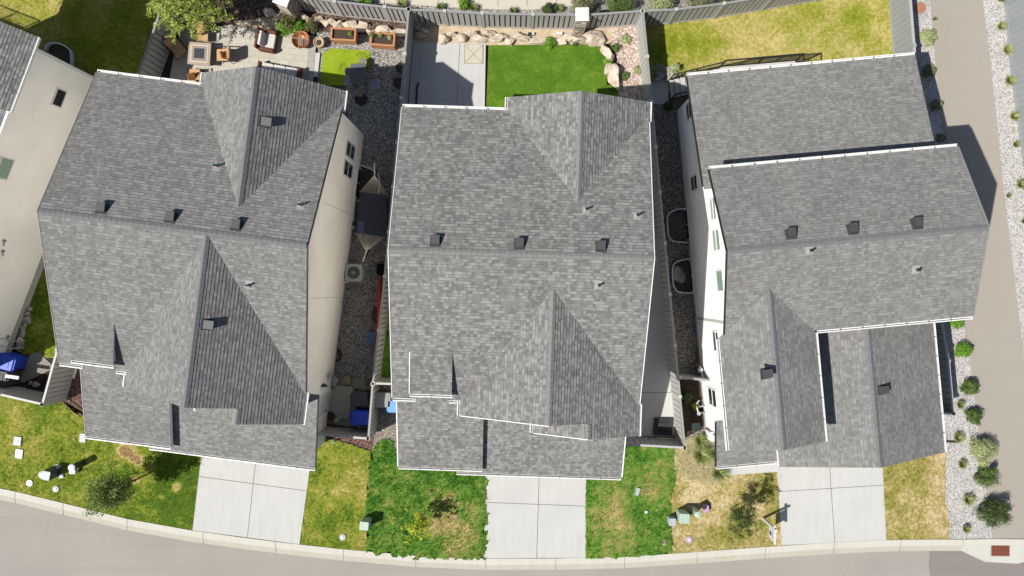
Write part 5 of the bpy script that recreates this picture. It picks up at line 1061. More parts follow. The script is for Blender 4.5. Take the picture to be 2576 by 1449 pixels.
def wicker(name, px, py, deg, L, label, seats):
    root = thing(name, label, 'armchair' if seats == 1 else 'sofa', P(px, py, 0), math.radians(deg)); D2 = .78
    m = MB(); m.box((0, 0, .2), (D2, L, .28)); part(m, 'base', WICKER, root, bevel=.03)
    m = MB(); m.box((-D2/2+.02, 0, .46), (.13, L+.04, .72), M=Matrix.Rotation(math.radians(-9), 3, 'Y')); part(m, 'backrest', WICKER, root, bevel=.04)
    for s in (-1, 1): m = MB(); m.box((.02, s*(L/2-.05), .36), (D2, .15, .46)); part(m, 'armrest', WICKER, root, bevel=.04)
    cw = (L-.26)/seats
    for i in range(seats):
        y = -L/2+.13+cw*(i+.5); m = MB(); m.rbox((.08, y, .33), (.60, cw-.02, .15), r=.06); part(m, 'seat_cushion', CREAM, root, bevel=.02)
        m = MB(); m.box((-.20, y, .63), (.17, cw-.03, .44), M=Matrix.Rotation(math.radians(-16), 3, 'Y')); part(m, 'back_cushion', CREAM, root, bevel=.05)
wicker('wicker_armchair', 680, 110, -10, 1.0, 'brown wicker armchair with white cushions facing the copper fire bowl', 1)
wicker('wicker_sofa', 708, 190, 80, 2.1, 'brown wicker sofa with white cushions partly under the gable eave', 3)
def fire_pit():
    root = thing('fire_pit', 'round copper fire bowl with crossed bars on the paver patio', 'fire pit', P(763, 108, 0))
    m = MB(); m.lathe((0, 0, 0), [(.30, .02), (.30, .10), (.14, .16), (.26, .22), (.40, .38), (.45, .48), (.43, .48), (.38, .38), (.24, .26), (.05, .23)], 28); part(m, 'bowl', COPPER, root, smooth=True)
    m = MB(); m.lathe((.05, -.03, .24), [(.27, 0), (.2, .03), (.05, .05)], 14); part(m, 'ash_bed', ASH, root)
    m = MB(); m.tube([(-.46, .1, .50), (.42, .02, .50)], .022, 6); m.tube([(.0, .45, .51), (-.08, -.44, .51)], .022, 6); part(m, 'cross_bar', plain('pale_bar', C(206, 180, 150), .7, .2), root)
fire_pit()
def pot(px, py, r, h, mat, label, fill=None, name='plant_pot'):
    root = thing(name, label, 'pot', P(px, py, 0)); m = MB(); m.lathe((0, 0, 0), [(r*.7, 0), (r*.95, h*.9), (r*1.04, h*.92), (r*1.04, h), (r*.88, h), (r*.84, h*.86)], 24); part(m, 'bowl', mat, root, smooth=False)
    m = MB(); m.lathe((0, 0, h*.80), [(r*.86, 0), (r*.84, .02), (.01, .035)], 20); part(m, 'soil', fill or SOILP, root); return root
pot(807, 113, .26, .42, TERRA, 'round beige planter pot of soil right of the copper fire bowl'); pot(1011, 175, .25, .35, DKPLAS, 'upper dark plastic pot against the dividing fence'); pot(1005, 213, .28, .3, plain('dark_pot', (.06, .055, .05, 1), .7, .2), 'lower dark soil-filled pot against the dividing fence', plain('damp_soil', (.05, .045, .04, 1), .95, .1, var=.3, scale=15))
pot(834, 1046, .26, .3, plain('brown_pot', (.12, .10, .085, 1), .8, .2), 'dark round basket beside the white bowl on the bin pad'); pot(1024, 1046, .1, .1, DKPLAS, 'x') if False else None
def planter(px, py, L, W, deg, label, greens):
    root = thing('raised_planter', label, 'planter', P(px, py, 0), math.radians(deg)); h = .72
    m = MB(); t = .05
    for s in (-1, 1):
        m.prism([(-L/2+.03, s*(W/2-.05), 0), (L/2-.03, s*(W/2-.05), 0), (L/2, s*W/2, h), (-L/2, s*W/2, h)], (0, -s*t, 0)); m.prism([(s*(L/2-.05), -W/2+.03, 0), (s*(L/2-.05), W/2-.03, 0), (s*L/2, W/2, h), (s*L/2, -W/2, h)], (-s*t, 0, 0))
    for s in (-1, 1): m.box((0, s*(W/2-.02), h+.012), (L+.04, .09, .024)); m.box((s*(L/2-.02), 0, h+.011), (.09, W-.10, .022))
    for k in (.25, .5):
        for s in (-1, 1): m.box((0, s*(W/2-.05+.05*k/h)+s*.002, k*h/.72), (L-.06, .012, .02))
    part(m, 'wooden_box', CEDAR, root)
    m = MB(); m.box((0, 0, h-.12), (L-.10, W-.10, .06)); part(m, 'soil', SOILP, root)
    for x, y, r, mt in greens: m = MB(); leaves(m, (x, y, h+.03), (r, r, r*.6), 130, .08, .2); part(m, 'herb', mt, root)
planter(872, 99, 1.22, .60, -3, 'left cedar raised planter with one green herb', [(.36, .05, .13, LF_BRIGHT)]); planter(969, 111, 1.18, .62, -4, 'right cedar raised planter with three green plants', [(-.56, .18, .17, LF_MID), (-.12, .2, .14, LF_PALE), (.36, .12, .15, LF_PALE)])
for px, py, d, lb in ((878, 204, .48, 'square blue-grey stepping slab half on the lime turf edge'), (946, 212, .48, 'square blue-grey stepping slab nearer the dividing fence')):
    o = MB().rbox((0, 0, 0), (d, d, .06), r=.06).build('stepping_stone', SLATE); c = P(px, py, 0); o.location = (c.x, c.y, .012); tag(o, lb, 'stepping stone')
def bistro():
    root = thing('bistro_table', 'square dark mesh bistro table on the gravel by the lime turf', 'table', P(908, 196, 0), math.radians(-3)); MESHM = plain('dark_mesh', (.09, .092, .095, 1), .6, .3)
    m = MB(); m.box((0, 0, .70), (.78, .98, .02)); part(m, 'table_top', MESHM, root, bevel=.008)
    for x in (-1, 1):
        for y in (-1, 1): m = MB(); m.tube([(x*.3, y*.4, .69), (x*.34, y*.44, .0)], .014, 6); part(m, 'leg', BLACK, root)
bistro()
def wire_chair(px, py, deg, label):
    root = thing('wire_chair', label, 'chair', P(px, py, 0), math.radians(deg), 'wire garden chairs at the bistro table')
    m = MB(); m.lathe((0, 0, .43), [(.0, 0), (.21, 0), (.22, .01), (.21, .02), (0, .02)], 20); part(m, 'seat', plain('seat_mesh', (.16, .15, .11, 1), .7, .2), root)
    m = MB(); pts = [(-.20, -.2, .44), (-.28, -.22, .75), (-.31, -.1, .90), (-.31, .1, .90), (-.28, .22, .75), (-.20, .2, .44)]; m.tube(pts, .011, 6)
    for k in (-.1, 0, .1): m.tube([(-.21, k*.8, .44), (-.31, k*.9, .88)], .006, 4)
    part(m, 'backrest', BLACK, root)
    for t in range(4): a = .785+t*1.571; m = MB(); m.tube([(.17*math.cos(a), .17*math.sin(a), .43), (.24*math.cos(a), .24*math.sin(a), 0)], .011, 5); part(m, 'leg', BLACK, root)
wire_chair(917, 163, -90, 'wire chair above the bistro table'); wire_chair(882, 186, -25, 'wire chair left of the bistro table on the lime turf'); wire_chair(909, 240, 90, 'wire chair below the bistro table in the shade')
o = MB(); o.lathe((0, 0, 0), [(.33, 0), (.33, .03), (.28, .035)], 24); q = o.build('round_mat', plain('dark_mat', (.035, .035, .04, 1), .9, .1)); c = P(909, 250, 0); q.location = (c.x, c.y, .014); tag(q, 'round black mat on the shaded gravel beyond the bistro table', 'mat')
hz = MB(); hz.tube([P(790, 222, .1), P(800, 206, .1), P(815, 203, .1), P(824, 212, .1)], .018, 6); tag(hz.build('garden_hose', plain('tan_hose', C(150, 140, 124), .6, .3)), 'tan hose loop at the gable corner by the patio', 'hose')
hz = MB(); hz.tube([P(1053, 209, .07), P(1049, 218, .07), P(1048, 240, .07), P(1047, 262, .07), P(1046, 285, .07)], .05, 8); tag(hz.build('drain_hose', DKPLAS), 'black corrugated drain hose on the shaded middle patio', 'hose')
def tray():
    root = thing('wooden_mat', 'square tan cross-braced tray lying on the middle patio', 'tray', P(1191, 137, 0), math.radians(-1)); TR = plain('weathered_tan', C(226, 219, 204), .9, .1, var=.05, scale=6)
    m = MB()
    m.box((0, 0, .055), (.95, 1.0, .02)); part(m, 'panel', TR, root); m = MB(); TR2 = plain('weathered_brace', C(208, 196, 174), .9, .1)
    for a in (.81, -.81): m.box((0, 0, .072), (1.28, .035, .016), rz=a)
    for x in (-.46, .46): m.box((x, 0, .073), (.035, 1.0, .016))
    for y in (-.48, .48): m.box((0, y, .0735), (.88, .035, .016))
    part(m, 'brace', TR2, root)
tray()
for px, py, lb, mt in ((1335, 87, 'small black and white garden light behind the boulders', DKPLAS), (1406, 86, 'small white garden light nearer the pillar', WPLAS)):
    m = MB(); c = P(px, py, 0); m.box(c+Vector((0, 0, .08)), (.28, .12, .12), rz=-.1); m.box(c+Vector((.12, 0, .09)), (.1, .13, .14), rz=-.1, mi=1); tag(m.build('garden_light', [mt, WPLAS]), lb, 'light')
# ---- side yard of the left house
def well(px, pts, label, h=.28, fill=None):
    W = [P(x, y, 0) for x, y in pts]; root = thing('window_well', label, 'window well', W[0]); m = MB(); sp = []
    for i in range(len(W)-1):
        for k in range(4):
            t = k/4; p0 = W[max(i-1, 0)]; p1 = W[i]; p2 = W[i+1]; p3 = W[min(i+2, len(W)-1)]; sp.append(.5*((2*p1)+(p2-p0)*t+(2*p0-5*p1+4*p2-p3)*t*t+(3*p1-p0-3*p2+p3)*t**3))
    sp.append(W[-1]); n = len(m.v)
    for p in sp: m.v += [(p.x, p.y, .0), (p.x, p.y, h)]
    for i in range(len(sp)-1): m.f.append([n+2*i, n+2*i+2, n+2*i+3, n+2*i+1]); m.m.append(0)
    m.tube([p+Vector((0, 0, h)) for p in sp], .035, 8); wparent(m.build('rim', plain('rim_paint', (.62, .62, .6, 1), .6, .3)), root)
    m = MB(); m.face([(p.x, p.y, .028) for p in sp[::-1]]); o = m.build('well_floor', fill or plain('well_gravel', (.06, .055, .05, 1), .95, .1, var=.4, scale=14, bmp=.6)); wparent(o, root)
well(0, [(903, 417), (916, 420), (940, 430), (954, 444), (957, 466), (952, 492), (940, 506), (897, 505)], 'curved galvanised window well under the hammock top')
well(0, [(1722, 527), (1700, 528), (1682, 537), (1676, 550), (1678, 590), (1688, 606), (1700, 609), (1727, 611)], 'upper window well beside the white house wall', fill=plain('well_grey', (.09, .09, .085, 1), .95, .1, var=.3, scale=10))
well(0, [(1736, 651), (1712, 655), (1695, 662), (1689, 678), (1690, 712), (1696, 726), (1706, 735), (1742, 737)], 'lower window well with a large round stone inside')
well(0, [(122, 130), (128, 116), (145, 112), (165, 117), (182, 128), (187, 145), (187, 170)], 'curved window well on the shaded lawn behind the far left wall', fill=plain('well_brown', (.08, .07, .065, 1), .95, .1, var=.3, scale=14))
boulder(1706, 693, 26, 34, 0, 201, 'large round pitted stone inside the lower window well', mat=ROCKG, h=.22, name='stone', cat='stone')
def hammock():
    top, bot = P(942, 440, 1.0), P(921, 632, 1.0); root = thing('hammock', 'dark navy fabric hammock with fanned rope ends beside the beige wall', 'hammock', P(932, 536, 0))
    A0, A1, B0, B1 = P(906, 482, .75), P(974, 490, .75), P(895, 586, .75), P(966, 597, .75); m = MB(); n = 12; g_ = []
    for i in range(n+1):
        for j in range(n+1):
            a = A0.lerp(A1, j/n); b = B0.lerp(B1, j/n); p = a.lerp(b, i/n); s = math.sin(math.pi*i/n)*.22*(.6+.4*math.sin(math.pi*j/n)); g_.append((p.x, p.y, p.z-s))
    m.v += g_
    for i in range(n):
        for j in range(n): q = i*(n+1)+j; m.f.append([q, q+1, q+n+2, q+n+1]); m.m.append(0)
    o = wparent(m.build('bed', HAM), root); sd = o.modifiers.new('thickness', 'SOLIDIFY'); sd.thickness = .02
    for a, b in ((A0, A1), (B0, B1)): m = MB(); e = (b-a).normalized()*.05; m.tube([a-e, b+e], .022, 8); wparent(m.build('spreader_bar', plain('pale_wood', C(190, 172, 146), .7, .2)), root)
    for c, a, b in ((top, A0, A1), (bot, B0, B1)):
        m = MB()
        for k in range(18): m.tube([a.lerp(b, k/17), c], .007, 4)
        far = c+(c-a.lerp(b, .5)).normalized()*.55+Vector((0, 0, .12)); m.tube([c, far], .035, 6); wparent(m.build('rope_fan', ROPE), root)
    m = MB(); t2, b2 = top+(top-bot).normalized()*.5+Vector((0, 0, .12)), bot+(bot-top).normalized()*.45+Vector((0, 0, .12)); lo = .05
    m.tube([t2, t2.lerp(b2, .1)+Vector((0, 0, -.75)), t2.lerp(b2, .25)*1+Vector((0, 0, -1.05)), t2.lerp(b2, .75)+Vector((0, 0, -1.05)), t2.lerp(b2, .9)+Vector((0, 0, -.75)), b2], .03, 8); wparent(m.build('stand', BLACK), root)
    m = MB(); c = B0.lerp(B1, .18).lerp(A0, .15); c.z = .72; m.box(c, (.34, .66, .08), rz=.12); wparent(m.build('pillow', HPIL, bevel=.03), root)
hammock()
def ac_unit():
    root = thing('air_conditioner', 'pale square air conditioner with round fan grille beside the beige wall', 'air conditioner', P(898, 687, 0), math.radians(-3)); h = .80; s = .86
    m = MB(); m.box((0, 0, .04), (1.0, 1.0, .08)); part(m, 'pad', FOUND, root)
    m = MB(); m.rbox((0, 0, .08), (s, s, h-.1), r=.10); part(m, 'casing', plain('ac_paint', C(206, 208, 206), .5, .35), root)
    m = MB(); m.box((.46, -.05, .45), (.10, .45, .5)); part(m, 'service_panel', plain('ac_panel', C(186, 188, 186), .5, .35), root)
    m = MB(); m.lathe((0, 0, h-.03), [(.30, 0), (.31, .012), (.0, .012)], 28); part(m, 'fan_opening', plain('fan_dark', (.05, .05, .05, 1), .5, .4), root)
    m = MB(); m.lathe((0, 0, h-.01), [(.0, 0), (.09, 0), (.09, .03), (0, .035)], 16)
    for k in range(8): a = k*math.pi/4+.2; m.tube([(.08*math.cos(a), .08*math.sin(a), h+.012), (.32*math.cos(a), .32*math.sin(a), h+.006)], .008, 4)
    for r in (.15, .2, .25, .3): m.tube([(r*math.cos(t*.262), r*math.sin(t*.262), h+.004) for t in range(25)], .005, 4, caps=False)
    part(m, 'grille', STEEL, root); m = MB(); m.tube([(-.3, -.42, .35), (-.45, -.5, .4), (-.62, -.46, .42), (-.8, -.40, .5)], .035, 6); part(m, 'pipe', ROPE, root)
ac_unit()
def kayak():
    a, b = P(955, 694, .5), P(944.5, 893, .5); c = (a+b)/2; L = (a-b).length; d = (a-b).normalized(); m = MB(); n = 22
    side = Vector((0, 0, 1)).cross(d).normalized(); tilt = (side*-.35+Vector((0, 0, 1))*.94).normalized(); out = d.cross(tilt).normalized(); rings = []
    for i in range(n+1):
        t = i/n; w_ = math.sin(math.pi*min(1, max(0, .03+.94*t)))**.55; cx = b.lerp(a, t); cx.z = .46+.10*abs(2*t-1)**3; q = []
        for k in range(12):
            an = 2*math.pi*k/12; q.append(tuple(cx+tilt*math.cos(an)*.38*w_+out*math.sin(an)*.15*w_*(1 if math.sin(an) > 0 else .55)))
        rings.append(len(m.v)); m.v += q
    for i in range(n):
        for k in range(12): k2 = (k+1) % 12; m.f.append([rings[i]+k, rings[i]+k2, rings[i+1]+k2, rings[i+1]+k]); m.m.append(0)
    m.f.append([rings[0]+k for k in range(12)][::-1]); m.f.append([rings[-1]+k for k in range(12)]); m.m += [0, 0]
    root = thing('kayak', 'long red kayak leaning on its side against the dividing fence', 'kayak', (c.x, c.y, 0)); wparent(m.build('hull', RED, smooth=True), root)
    m = MB(); m.lathe(c+out*-.09+Vector((0, 0, .02)), [(.0, 0), (.17, 0), (.2, .03), (.17, .05)], 16, sy=2.2); wparent(m.build('cockpit_rim', DKPLAS), root)
kayak()
m = MB(); m.rbox((0, 0, 0), (.5, .62, .5), r=.1, taper=.92, dome=.12); q = m.build('kayak_cover', plain('black_fabric', (.008, .008, .009, 1), .9, .1)); c = P(963, 679, 0); q.location = c; tag(q, 'black covered bundle at the upper end of the red kayak', 'bundle')
def tote():
    root = thing('storage_tote', 'faded blue ribbed plastic tote lying beside the red kayak', 'tote', P(939, 850, 0), math.radians(-2)); m = MB(); m.rbox((0, 0, 0), (.55, .74, .34), r=.06, taper=.95); part(m, 'tub', BOXBL, root)
    m = MB(); 
    for k in range(7): m.box((-.24+.08*k, 0, .355), (.035, .68, .02))
    part(m, 'rib', BOXBL, root)
tote()
def reel():
    root = thing('hose_reel', 'black hose reel with a yellow handled tool at the beige wall foot', 'hose reel', P(852, 893, 0)); m = MB()
    for z in (.1, .16, .22): m.tube([(.16*math.cos(t*.4), .3*math.sin(t*.4), z) for t in range(17)], .03, 6)
    part(m, 'coiled_hose', DKPLAS, root); m = MB(); m.tube([(-.14, -.3, .3), (-.12, .2, .45), (-.1, .42, .3)], .02, 6); part(m, 'frame', STEEL, root)
    m = MB(); m.tube([(-.16, -.32, .25), (-.1, -.45, .22), (.02, -.62, .18)], [.03, .045, .02], 8); part(m, 'handle', plain('yellow_handle', C(226, 168, 60), .5, .3), root)
reel()
def bin_(px, py, deg, body, lid, label, name='wheelie_bin', w_=.62, d=.72, h=1.02):
    """lid slopes down to the local +x front"""
    root = thing(name, label, 'bin', P(px, py, 0), math.radians(deg)); m = MB(); m.rbox((0, 0, .05), (d*.86, w_*.9, h-.05), r=.09, taper=1.12); part(m, 'body', body, root)
    m = MB(); n0 = 0; m.rbox((.0, 0, h), (d*1.02, w_*1.04, .09), r=.1, taper=.93, dome=.05); m.tube([(-d*.52, -w_*.36, h+.03), (-d*.52, w_*.36, h+.03)], .03, 6); part(m, 'lid', lid, root)
    m = MB(); m.box((.03, 0, h+.10), (d*.6, w_*.55, .02)); part(m, 'lid_panel', lid, root, bevel=.008)
    for s in (-1, 1): m = MB(); m.tube([(-d*.38, s*w_*.44, .13), (-d*.38, s*w_*.52, .13)], .13, 14); part(m, 'wheel', DKPLAS, root)
bin_(916, 996, 0, GREYB, GREYB, 'charcoal wheelie bin above the blue one on the bin pad', d=.86, w_=.7)
bin_(916, 1042, 0, BLUE, BLUE, 'bright blue wheelie bin in the corner of the bin pad', d=.86, w_=.74)
bin_(972, 998, 0, GREYB, GREYL, 'dark wheelie bin with grey lid between the fence and middle house', d=.86, w_=.74)
bin_(996, 1014, 0, BLUE, BLUEL, 'light blue lidded bin mostly hidden under the middle house eave', d=.5, w_=.6)
bin_(48, 906, 165, BLUE, BLUE, 'large blue bin on the concrete pad at the far left', d=1.0, w_=.74); bin_(34, 944, 170, GREYB, DKPLAS, 'black bin with a white handle bar at the far left', d=.95, w_=.78)
m = MB(); c = P(31, 948, 1.15); m.box(c, (.66, .16, .07), rz=-.15); q = m.build('white_tray', WPLAS); tag(q, 'white plastic tray lying on top of the black bin', 'tray')
def stoop():
    m = MB(); m.prism([FA(9.72, -2.2, .06), FA(10.75, -2.2, .06), FA(10.75, -.55, .06), FA(9.72, -.55, .06)], (0, 0, .12)); tag(m.build('door_step', CONC2), 'flat concrete step at the left house side door', 'step')
stoop()
m = MB(); m.lathe((0, 0, 0), [(.2, 0), (.26, .25), (.26, .3), (.1, .36), (0, .38)], 20); q = m.build('round_canister', plain('canister_grey', C(190, 190, 188), .5, .3)); c = P(842, 957, 0); q.location = (c.x, c.y, .06); tag(q, 'round grey lidded canister at the wall end of the bin pad', 'canister')
for px, py, s, lb in ((877, 954, (.36, .40, .34), 'brown cardboard box beside the round canister'), (863, 960, (.2, .3, .2), 'small flat box left of the cardboard box')):
    m = MB(); m.box((0, 0, s[2]/2), s); m.box((0, 0, s[2]+.004), (s[0]*.1, s[1], .008)); q = m.build('cardboard_box', plain('cardboard', C(176, 160, 138), .9, .1)); c = P(px, py, 0); q.location = (c.x, c.y, .06); q.rotation_euler = (0, 0, .3); tag(q, lb, 'box')
m = MB(); m.lathe((0, 0, 0), [(.13, 0), (.2, .16), (.21, .2), (.18, .2), (.11, .05)], 18, sy=1.25); q = m.build('white_bowl', WPLAS); c = P(850, 1046, 0); q.location = (c.x, c.y, .06); q.rotation_euler = (0, 0, -.4); tag(q, 'white oval bowl on the pale bin pad', 'bowl')
for px, py, r, lb in ((889, 1063, .3, 'tilted concrete block in front of the blue bin'), (906, 1070, -.1, 'upright concrete block under the blue bin'), (883, 1053, .8, 'small dark brick next to the tilted block')):
    m = MB(); m.box((0, 0, .1), (.18, .32 if r > 0 else .24, .2)); m.box((0, 0, .203), (.1, .16, .004)); q = m.build('concrete_block', ROCKG); c = P(px, py, 0); q.location = (c.x, c.y, .06); q.rotation_euler = (0, 0, r); tag(q, lb, 'block')
m = MB(); c = P(926, 960, 0); leaves(m, c+Vector((0, 0, .25)), (.25, .25, .2), 120, .08, .2); tag(m.build('dry_twig_pile', LF_DARK), 'dark twiggy plant at the fence end of the bin pad', 'plant')
# lids beside the middle house walk
for px, py, lb in ((1667, 1060, 'upper black ribbed lid beside the fence'), (1665, 1082, 'lower black ribbed lid beside the fence')):
    root = thing('drain_cover', lb, 'cover', P(px, py, 0), -.02, 'black ribbed lids on the side walk'); m = MB(); m.rbox((0, 0, .105), (.94, .44, .12), r=.03); part(m, 'shell', DKPLAS, root); m = MB()
    for k in range(5): a = .35+k*.61; m.box((.24*math.cos(a), .14*math.sin(a)-.06, .232), (.26, .03, .02), rz=a)
    part(m, 'rib', plain('rib_black', (.01, .01, .01, 1), .6, .2), root)
m = MB(); m.rbox((0, 0, 0), (.44, .32, .05), r=.04); q = m.build('valve_box', plain('teal_lid', C(120, 150, 140), .6, .3)); q.location = P(1750, 1072, .014); tag(q, 'green rectangular valve box lid in the dark mulch', 'lid')
# ---- utilities on the front lawns
def lid(px, py, d, mat, label, rz=0, z=.03, name='valve_box'):
    m = MB(); m.rbox((0, 0, 0), (d[0], d[1], .05), r=.04); m.box((0, 0, .052), (d[0]*.3, .03, .006)); q = m.build(name, mat); c = P(px, py, 0); q.location = (c.x, c.y, z); q.rotation_euler = (0, 0, rz); tag(q, label, 'lid')
lid(46, 1109, (.38, .46), LGREY, 'upper pale rectangular utility lid on the far left lawn', -.12); lid(50, 1141, (.38, .46), WPLAS, 'lower white rectangular utility lid on the far left lawn', -.12); lid(210, 1101, (.32, .46), LGREY, 'pale rectangular lid at the corner of the left porch gutter', -.08)
lid(1603, 1235, (.2, .4), LGREY, 'pale blue-grey lid overgrown in the green lawn', -.3, .10); lid(1624, 1286, (.16, .12), WPLAS, 'small white scrap in the green lawn', .2, .11)
def disc(px, py, r, label, mat=None, z=.03, hole=True):
    root = thing('valve_cover', label, 'valve cover', P(px, py, z)); m = MB(); m.lathe((0, 0, 0), [(r, 0), (r*.97, .04), (r*.6, .045)], 24); part(m, 'ring', mat or WPLAS, root)
    m = MB(); m.lathe((0, 0, .03), [(r*.45, 0), (r*.42, .035), (.01, .04)], 16); part(m, 'cap', WPLAS if hole else (mat or WPLAS), root)
pv = plain('weathered_cover', C(216, 206, 212), .6, .3, var=.1, scale=20)
disc(75, 1215, .17, 'plain white round valve cover near the far left kerb'); disc(141, 1230, .17, 'ringed white valve cover right of the plain one near the far left kerb', pv); disc(862, 1351, .17, 'ringed white valve cover on the lawn right of the left driveway', pv); disc(1733, 1357, .18, 'ringed lilac valve cover on the dry lawn', plain('lilac_cover', C(206, 186, 204), .6, .3, var=.1, scale=20))
m = MB(); leaves(m, (0, 0, .1), (.14, .2, .06), 40, .09, .1); q = m.build('marker_flags', isl('marker_mix', [C(240, 220, 236), C(226, 150, 190), C(250, 248, 250)])); c = P(1671, 1363, 0); q.location = (c.x, c.y, .08); tag(q, 'cluster of pink and white marker flags at the green lawn edge', 'flags')
def pedestal(px, py, kind, w_, d, h, mat, label, top=None, rz=0, z=.02):
    root = thing('utility_pedestal', label, 'utility pedestal', P(px, py, z), rz); m = MB()
    if kind == 'box': m.rbox((0, 0, 0), (w_, d, h*.82), r=.04); m.rbox((0, 0, h*.82), (w_*1.06, d*1.06, h*.18), r=.05, dome=.03); 
    else: m.lathe((0, 0, 0), [(w_*.5, 0), (w_*.46, h*.9), (w_*.5, h*.91), (w_*.5, h*.97), (w_*.3, h), (0, h+.005)], 20)
    part(m, 'cabinet', mat, root)
    if top: m = MB(); (m.rbox((0, 0, h+.001), (w_*1.0, d*1.0, .025), r=.05) if kind == 'box' else m.lathe((0, 0, h*.95), [(w_*.52, 0), (w_*.5, .05), (w_*.25, .075), (0, .08)], 20)); part(m, 'cap', top, root)
    m = MB(); m.box((0, -d/2-.012, h*.4), (w_*.35, .02, .10)); part(m, 'label_plate', WPLAS, root)
pedestal(925, 1309, 'box', .44, .42, .86, MINT, 'mint green capped pedestal with dark body on the lawn seam', top=MINT, rz=-.1); pedestal(1686, 1305, 'box', .33, .36, .55, LGREY, 'light grey cube pedestal at the edge of the dry lawn', rz=-.05); pedestal(1712, 1291, 'box', .48, .46, .88, MINT, 'mint green square pedestal on the dry lawn', rz=-.06)
pedestal(1744, 1280, 'post', .32, .3, .98, MINT, 'slim round mint pedestal right of the square mint one'); pedestal(1773, 1276, 'box', .26, .34, .30, PINKM, 'low lilac plastic marker box at the end of the pedestal row', rz=0)
pedestal(139, 1187, 'box', .42, .44, .72, plain('dark_cabinet', (.04, .05, .055, 1), .5, .35), 'dark pedestal with pale grey top on the far left lawn', top=LGREY, rz=-.2); pedestal(206, 1166, 'post', .34, .3, .85, DGREEN, 'green round pedestal with white dome on the far left lawn', top=WPLAS)
m = MB(); m.rbox((0, 0, 0), (.32, .36, .3), r=.06, dome=.05); q = m.build('meter_box', WPLAS); c = P(191, 1180, 0); q.location = (c.x, c.y, .02); tag(q, 'white box touching the white-domed green pedestal', 'box'); m = MB(); m.lathe((0, 0, 0), [(.19, 0), (.18, .4), (.1, .46), (0, .47)], 18); q = m.build('white_stub_post', WPLAS); c = P(119, 1189, 0); q.location = (c.x, c.y, .02); tag(q, 'white round stub post left of the dark pedestal', 'post')
for px, py, r, lb in ((148, 1172, .5, 'white plate above the dark pedestal'), (157, 1196, .2, 'white plate below the dark pedestal')):
    m = MB(); m.rbox((0, 0, 0), (.2, .22, .08), r=.03); m.box((.05, 0, .09), (.05, .12, .02)); q = m.build('ground_plate', WPLAS); c = P(px, py, 0); q.location = (c.x, c.y, .03); q.rotation_euler = (0, 0, r); tag(q, lb, 'plate')
m = MB(); c = P(841, 1110, 0); m.tube([c, c+Vector((0, 0, .35))], .03, 8); m.box(c+Vector((.05, .02, .36)), (.2, .05, .05)); tag(m.build('garden_tap', plain('teal_tap', (.02, .3, .22, 1), .4, .4)), 'small teal tap standing on the black bed edging', 'tap')
# ---- sale sign
def sign():
    b = P(1918, 1303, 0); t = P(1954, 1333, 1.84); root = thing('sale_sign', 'white post sign with hanging panel beside the right driveway', 'sign', b); hh = 1.84; ar = P(1954, 1372, 1.80)-P(1954, 1333, 1.80); d = ar.normalized(); rz = math.atan2(d.y, d.x); L = ar.length-.05
    m = MB(); m.box((0, 0, hh/2), (.10, .10, hh), rz=rz); m.lathe((0, 0, hh), [(.03, 0), (.075, .03), (.07, .08), (.0, .11)], 12); part(m, 'post', WPLAS, root)
    m = MB(); m.box(Vector((0, 0, 1.68))+d*(L/2-.08), (L+.22, .085, .09), rz=rz); part(m, 'arm', WPLAS, root)
    p = MB(); s = L*.74; c = d*(L*.52)+Vector((0, 0, 1.28)); p.box(c, (s, .03, .60), rz=rz); pn = part(p, 'panel', WPLAS, root); n = Vector((-d.y, d.x, 0)); m = MB()
    for k in (-.4, .4): m.tube([c+d*s*k+Vector((0, 0, .3)), c+d*s*k+Vector((0, 0, .37))], .012, 5)
    part(m, 'hanger', STEEL, root)
    for sg in (1, -1):
        m = MB(); e = n*sg*.0165; NAVY = plain('navy_ink', (.03, .035, .06, 1), .6, .2)
        ring = []; cc = c+e+d*(-.0)+Vector((0, 0, -.1))
        for k in range(18): a = 2*math.pi*k/18; ring.append(cc+d*.12*math.cos(a)+Vector((0, 0, .12*math.sin(a))))
        m.prism(ring, e*.2)
        for z, wd in ((.14, .36), (.20, .28), (-.24, .2)): 
            q = c+e+Vector((0, 0, z)); m.prism([q-d*wd/2, q+d*wd/2, q+d*wd/2+Vector((0, 0, .022)), q-d*wd/2+Vector((0, 0, .022))], e*.2)
        o = m.build('emblem', NAVY); o.parent = pn
sign()
# ---- storm grate and round lid, chalk
def grate():
    root = thing('storm_grate', 'rust brown storm drain grate set in the pale apron', 'drain grate', P(2516, 1384, -.05), -.01); m = MB(); W_, D_ = .88, .54
    m.box((0, 0, .012), (W_+.08, D_+.08, .02)); part(m, 'frame', plain('iron_frame', C(176, 160, 150), .8, .3), root); m = MB(); m.box((0, 0, .020), (W_, D_, .02)); part(m, 'pit', plain('pit_dark', C(96, 50, 40), .95, .1), root); m = MB()
    for r in range(3):
        for k in range(13): m.box((-W_/2+.035+k*.0675, -D_/2+.09+r*.18, .036), (.038, .15, .016))
    for r in range(4): m.box((0, -D_/2+.015+r*.17, .038), (W_, .03, .02))
    part(m, 'bar', RUST, root)
grate()
m = MB(); m.lathe((0, 0, 0), [(.29, 0), (.29, .03), (.26, .035), (.0, .036)], 28)
for k in range(4): m.box((-.1+.07*k, .0+.05*(k % 2), .038), (.03, .14, .008), rz=.5)
q = m.build('access_cover', LIDBR); c = P(2314, 20, 0); q.location = (c.x, c.y, .02); tag(q, 'round salmon brown access lid in the pale gravel', 'lid')
m = MB(); c = P(2390, 1110, 0); m.tube([c+Vector((-.3, 0, .05)), c+Vector((.42, -.02, .05))], .05, 8); tag(m.build('downspout_end', DKPLAS), 'black downspout pipe end poking out from under the garage eave', 'pipe')
